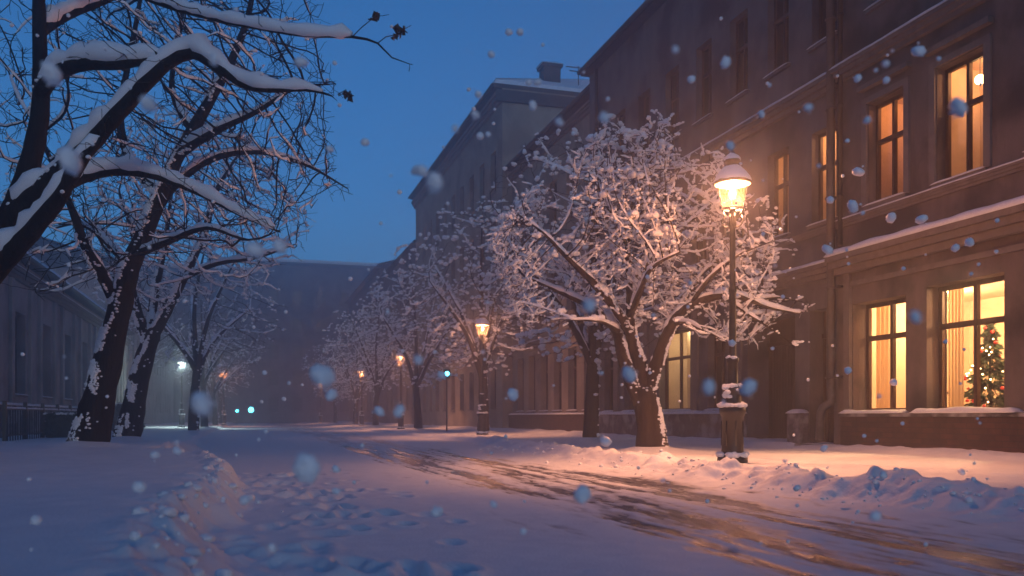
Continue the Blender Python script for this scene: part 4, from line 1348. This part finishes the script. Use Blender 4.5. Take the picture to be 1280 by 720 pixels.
T.limb(W3([(50, -60), (110, -40, 9.4), (190, 0, 9), (262, 22, 8.7), (330, 36, 8.5), (382, 44, 8.4), (440, 46, 8.4), (472, 54, 8.4), (490, 72, 8.4), (512, 80, 8.4)], 9.8), [.09, .08, .06, .045, .032, .022, .014, .01, .007, .004], .1)
T.limb(W3([(49, 40), (80, 20, 10.2), (130, 0, 10.6), (180, -20, 11)], 9.8), [.09, .07, .05, .02], .1)
T.limb(W3([(440, 46, 8.4), (452, 34, 8.4), (470, 20, 8.4)]), [.008, .006, .004], .08)
T.limb(W3([(470, 54, 8.4), (482, 46, 8.4), (500, 42, 8.4)]), [.008, .006, .004], .08)
cr = [(30, 300), (60, 180), (60, -40), (200, -60), (400, 10), (300, 60), (420, 100), (400, 140), (330, 150), (250, 130), (200, 180), (250, 220), (350, 270), (360, 310), (250, 280), (150, 260), (100, 290)]
A = attract(cr, 650, 9.4, 1.6, 14, gap=.45)
T.grow(A, D=.11, infl=1.0, kill=.24, iters=45, up=.02, seed=4)
T.radii(.004); T.twigs(.3, .16, 7, rmax=.011); T.radii(.0034)
o3 = tuple(wp(-90, 600, 9.8)); o3 = (o3[0], o3[1], .2)
t, b = T.meshes('near', o3, thick=.04)
s = T.snow('near', o3, dens=.03, size=.02, sub=2, seed=8, thick_snow=1.7, wind=(-.9, .3, .6), wind_n=700, plast_r=.02)
nr = plant('bare_tree', 'nearest dark tree at left edge, thick snow on its long limbs', o3, t, b, s, GL, BARKD)
print('near', len(T.p))
# curled dead leaves still hanging on the outer twigs
LEAF = simple('dead leaf', (.07, .045, .035), .8); R = np.random.default_rng(2)
for (x, y) in ((500, 42), (494, 46), (504, 38), (496, 36), (470, 20), (466, 24), (434, 118), (438, 122), (428, 116)):
    c = wp(x, y, 8.4) - Vector(o3); m = MB()
    for k in range(3):
        a = Vector(R.normal(0, 1, 3)).normalized() * .045; b_ = Vector(R.normal(0, 1, 3)).normalized() * .05
        n_ = a.cross(b_).normalized() * .012
        m.quad(c - a, c - b_ + n_, c + a, c + b_ + n_)
    m.build('dead_leaf', LEAF, nr)


gC = generic(55, 9.5, 4.2, 2.8, .6, 1300, snowd=.35, size=.05)
for (L, s_), lab, rz, sc in zip(TREES_L[2:], ('third dark tree on the left, thick trunk beside the white lamp', 'fourth hazy dark tree on the left beyond the white lamp', 'fifth faint tree on the left near the orange lamp', 'last and faintest tree on the left side'), (.4, 2, 3.3, 5), (1, .95, .9, .9)):
    o = plant('bare_tree', lab, (L, s_, .08), *gC, GL, BARKD); o.rotation_euler.z = rz; o.scale = (sc, sc, sc)

# ------------------------------------------------------------------ left fence, hedge, bin
fn_ = empty('iron_railing', (-6.6, 28, .1)); tag(fn_, 'black iron railing topped with snow in front of the long hall', 'railing')
m = MB(); n = 46
for i in range(n):
    y = i * .3; m.box(-.012, .012, y - .012, y + .012, 0, 1.0)
    if i % 8 == 0: m.box(-.05, .05, y - .05, y + .05, 0, 1.15)
m.box(-.02, .02, 0, (n - 1) * .3, .9, .94); m.box(-.02, .02, 0, (n - 1) * .3, .15, .19)
m.build('rails', IRON, fn_)
s = MB(lambda u, w, z: (w, u, z)); ledge_snow(s, 0, (n - 1) * .3, -.03, .03, .942, .05, 8); s.build('rail_snow', SNOW, fn_, True)


def hedge(loc, lx, ly, lz, label, seed):
    t = empty('clipped_hedge', loc); tag(t, label, 'hedge')
    R = np.random.default_rng(seed); n = int(2600 * ly / 4)
    c = R.uniform(-1, 1, (n, 3)); ax = R.integers(0, 3, n); sg = np.sign(c[np.arange(n), ax]); k = R.random(n) < .75
    c[np.arange(n)[k], ax[k]] = sg[k] * R.uniform(.82, 1.04, k.sum())
    c = c * np.array([lx / 2, ly / 2, lz / 2]) + np.array([0, 0, lz / 2])
    d1 = R.normal(0, .045, (n, 3)); d2 = R.normal(0, .045, (n, 3))
    v = np.stack([c - d1, c - d2, c + d1, c + d2], 1).reshape(-1, 3); f = np.arange(4 * n).reshape(-1, 4)
    link_mesh('foliage', np_mesh('foliage', v, f, False), HEDGE, t)
    m = MB(); m.box(-lx * .42, lx * .42, -ly * .47, ly * .47, .02, lz * .9); m.build('stems', HEDGE, t)
    c = np.stack([R.uniform(-lx / 2, lx / 2, int(70 * ly)), R.uniform(-ly / 2, ly / 2, int(70 * ly)), np.full(int(70 * ly), lz)], 1)
    v, f = blobs(c, R.uniform(.04, .1, len(c)), 1, .5, .2, seed)
    link_mesh('hedge_snow', np_mesh('hedge_snow', v, f), SNOW, t)
    return t


hedge((-7.0, 49.5, .1), .9, 9, 1.3, 'long dark clipped hedge between railing and white lamp on the left', 4)
hedge((-5.6, 47.5, .1), 1.1, 1.3, 1.35, 'square dark clipped bush standing alone before the hedge', 5)
hedge((-5.9, 33.0, .1), .9, 2.4, .8, 'low dark clipped bush in front of the iron railing', 6)

# ------------------------------------------------------------------ things in the lit front room
NEED = noisy('fir needles', (.012, .03, .014), (.03, .06, .025), 20, .8, 0)
ct = empty('christmas_tree', (13.45, 13.35, .78)); tag(ct, 'decorated fir with red baubles and small warm lights inside the right shop window', 'christmas tree')
R = np.random.default_rng(17); n = 2600
z = R.random(n) ** 1.3 * 1.75; rad = (1.85 - z) * .36 * np.sqrt(R.uniform(.15, 1, n)) * (.75 + .25 * np.sin(z * 22)); a = R.uniform(0, 6.28, n)
c = np.stack([rad * np.cos(a), rad * np.sin(a), z + .1], 1)
d1 = np.stack([np.cos(a) * .07, np.sin(a) * .07, R.uniform(-.05, .0, n)], 1); d2 = R.normal(0, .015, (n, 3))
v = np.stack([c - d1, c - d2, c + d1, c + d2], 1).reshape(-1, 3)
link_mesh('foliage', np_mesh('foliage', v, np.arange(4 * n).reshape(-1, 4), False), NEED, ct)
MB().tube([(0, 0, 0), (0, 0, 1.8)], [.04, .01], 6).build('trunk', BARK, ct)
for col, nm, k, em in (((.6, .04, .03), 'baubles', 34, None), ((1, .8, .4), 'string_lights', 60, (1, .6, .25))):
    zz = R.random(k) ** 1.2 * 1.6 + .1; rr = (1.95 - zz) * .36; aa = R.uniform(0, 6.28, k)
    v, f = blobs(np.stack([rr * np.cos(aa), rr * np.sin(aa), zz], 1), np.full(k, .035 if em is None else .013), 2, 1, 0, 3)
    link_mesh(nm, np_mesh(nm, v, f), simple(nm, col, .25, 0, em, 30), ct)


def pendant(x, y, label, z=3.34):
    t = empty('pendant_lamp', (x, y, z)); tag(t, label, 'pendant lamp')
    MB().tube([(0, 0, 0), (0, 0, -.35)], [.008, .008], 6).build('cord', IRON, t)
    v, f = ICO[3]; me = np_mesh('globe', v * .09 + np.array([0, 0, -.43]), f); link_mesh('globe', me, simple('globe glow', (1, .9, .7), .4, 0, (1, .66, .32), 12), t)


pendant(13.7, 15.1, 'glowing round lamp hanging inside the left of the two big lit windows')
pendant(13.9, 12.9, 'glowing round lamp hanging inside the right big lit window beside the fir')
pendant(12.62, 12.75, 'round lamp hanging in the upper right lit window', 7.3)
for (y0, z1, lab) in ((12.35, 6.2, 'dark cabinet against the back wall seen through the upper right lit window'), (14.45, 6.0, 'dark cabinet seen through the second upper lit window from the right')):
    cb = empty('cabinet', (13.05, y0, 4.96)); tag(cb, lab, 'cabinet')
    MB().box(-.14, .14, -.22, .22, 0, z1 - 4.96).build('carcass', WOOD, cb, bevel=.008)
    for q in (-.11, .11): MB().box(-.165, -.142, q - .1, q + .1, .05, z1 - 5.02).build('door', WOOD, cb, bevel=.005)
bt = empty('side_table', (13.1, 14.35, .75)); tag(bt, 'small dark table with candle lamp inside the left big lit window', 'table')
MB().box(-.25, .25, -.35, .35, .5, .54).build('tabletop', WOOD, bt, bevel=.01)
for sx in (-1, 1):
    for sy_ in (-1, 1): MB().box(sx * .2 - .02, sx * .2 + .02, sy_ * .3 - .02, sy_ * .3 + .02, 0, .5).build('leg', WOOD, bt)
tl = empty('table_lamp', (13.1, 14.45, 1.29)); tag(tl, 'small glowing lamp on the dark table inside the left window', 'table lamp')
MB().lathe([(0, 0), (.08, 0), (.07, .02), (.015, .04), (.012, .3)], n=12).build('stand', IRON, tl, True)
MB().lathe([(.13, .26), (.08, .46)], n=16).build('shade', simple('lit shade', (.9, .7, .4), .6, 0, (1, .62, .28), 5), tl, True)

# ------------------------------------------------------------------ falling snow
FL = simple('snowflake', (.95, .96, .98), .5)


def flake_mesh(n, seed, core):
    """a lumpy solid heart with loose crystals round it"""
    R = np.random.default_rng(seed)
    c = R.normal(0, .33, (n, 3)); r_ = R.uniform(.06, .14, n)
    k = np.linalg.norm(c, axis=1) < 1.0; c = c[k]; r_ = r_[k]
    c = np.concatenate([c, [[0, 0, 0]]]); r_ = np.concatenate([r_, [core]])
    v, f = blobs(c, r_, 2, 1, .12, seed)
    return np_mesh('snowflake', v, f)


FM = [flake_mesh(40, 1, .66), flake_mesh(24, 2, .72), flake_mesh(6, 3, .85)]
big = [(64, 92, 30), (88, 200, 34), (185, 130, 24), (268, 75, 14), (319, 312, 26), (350, 308, 20), (376, 78, 16), (252, 505, 36), (403, 468, 34), (383, 585, 38), (543, 228, 26), (520, 213, 14), (527, 214, 16),
       (545, 640, 14), (340, 685, 14), (306, 625, 14), (174, 609, 16), (45, 650, 14), (222, 564, 12), (194, 569, 12), (403, 476, 18), (414, 494, 16), (474, 514, 14), (499, 514, 18), (552, 469, 12), (523, 450, 14), (641, 493, 16), (736, 382, 20), (728, 618, 24),
       (757, 552, 16), (786, 468, 22), (755, 147, 18), (864, 99, 10), (907, 78, 16), (913, 182, 12), (886, 484, 20), (935, 484, 24), (915, 429, 10), (1148, 64, 16), (1144, 396, 18), (1152, 274, 14), (1114, 272, 14), (1198, 134, 26), (1066, 258, 16), (1034, 312, 14), (1073, 215, 14),
       (1084, 150, 10), (1108, 100, 10), (1107, 80, 8), (1194, 310, 10), (1212, 303, 12), (1038, 250, 8), (1202, 590, 10), (1104, 594, 12), (1094, 645, 14), (1030, 560, 10), (420, 614, 10), (420, 586, 12), (617, 630, 10), (549, 639, 12), (654, 664, 8), (412, 186, 10), (456, 178, 10), (569, 161, 10), (610, 168, 6),
       (594, 143, 12), (614, 68, 8), (650, 40, 8), (636, 40, 8), (598, 118, 8), (661, 103, 8), (672, 103, 10), (666, 132, 12), (699, 153, 12), (600, 170, 8), (1010, 134, 12), (952, 143, 10), (844, 62, 8), (1117, 478, 8), (1060, 463, 8), (996, 610, 10), (1072, 98, 10)]
big_names = {(64, 92): 'large snowflake beside the upper left tree trunk', (88, 200): 'very large snowflake over the lower limb of the nearest left tree',
    (185, 130): 'large snowflake over the twigs under the arching snowy limb', (319, 312): 'large snowflake at the right tip of the second left tree, left of a pair',
    (350, 308): 'right hand snowflake of the pair beside the second left tree tip', (252, 505): 'large snowflake in front of the third left trunk base',
    (403, 468): 'large faint snowflake over the middle of the street, upper of a touching pair', (383, 585): 'large snowflake low over the trampled snow beside the road',
    (543, 228): 'large snowflake against the sky touching the tall block roofline', (403, 476): 'lower smaller snowflake of the touching pair over the street',
    (499, 514): 'snowflake near the foot of the third right lamp post', (736, 382): 'snowflake over the lower left part of the big lit crown',
    (728, 618): 'snowflake over the slushy road below the big tree', (786, 468): 'snowflake in front of the fork of the big tree trunk',
    (755, 147): 'snowflake just above the top left of the big lit crown', (886, 484): 'large snowflake just left of the foreground lamp post',
    (935, 484): 'large snowflake just right of the foreground lamp post', (1144, 396): 'snowflake on the wall between the two big lit windows',
    (1198, 134): 'large snowflake in front of the upper right lit window'}
R = np.random.default_rng(23)
spec = []
for (x, y, sz) in big:
    d = R.uniform(1.3, 2.3) if sz >= 18 else R.uniform(1.8, 4.2)
    if 700 < x and 200 < y < 620 and sz < 18: d = R.uniform(6.5, 10.5)
    spec.append((x, y, sz * 1.05, d))
for k in range(150):
    spec.append((R.uniform(5, 1275), R.uniform(5, 700), R.uniform(3.0, 5.5), R.uniform(1.8, 9)))
labs = {0: 'large soft fluffy snowflake floating close to the camera', 1: 'medium white snowflake drifting in the air', 2: 'tiny white snowflake speck drifting in the air'}
for k in range(60):
    spec.append((R.uniform(750, 1060), R.uniform(200, 600), R.uniform(2.2, 4.2), R.uniform(9.5, 13)))
for (x, y, sz, d) in spec:
    k = 0 if sz >= 18 else 1 if sz >= 9 else 2
    o = link_mesh('snowflake', FM[k], FL); o.location = wp(x, y, d)
    if big_names.get((x, y)): lb = big_names[(x, y)]
    else: lb = labs[k]
    s_ = sz / 2 / FPX * d * 1.25; o.scale = (s_, s_, s_ * R.uniform(.85, 1.1)); o.rotation_euler = tuple(R.uniform(0, 6, 3))
    tag(o, lb, 'snowflake', ('large', 'medium', 'tiny')[k] + ' snowflakes in the air')

# ------------------------------------------------------------------ haze
hz = MB().box(-75, 75, -35, 280, -1.0, 24.5).build('haze', None)
hm = bpy.data.materials.new('haze'); hm.use_nodes = True; nt = hm.node_tree
nt.nodes.remove(nt.nodes['Principled BSDF'])
pv = nt.nodes.new('ShaderNodeVolumePrincipled'); pv.inputs['Color'].default_value = (.86, .9, 1, 1); pv.inputs['Density'].default_value = HAZE
pv.inputs['Anisotropy'].default_value = .78
nt.links.new(pv.outputs[0], nt.nodes['Material Output'].inputs['Volume'])
hz.data.materials.append(hm); tag(hz, kind='stuff')
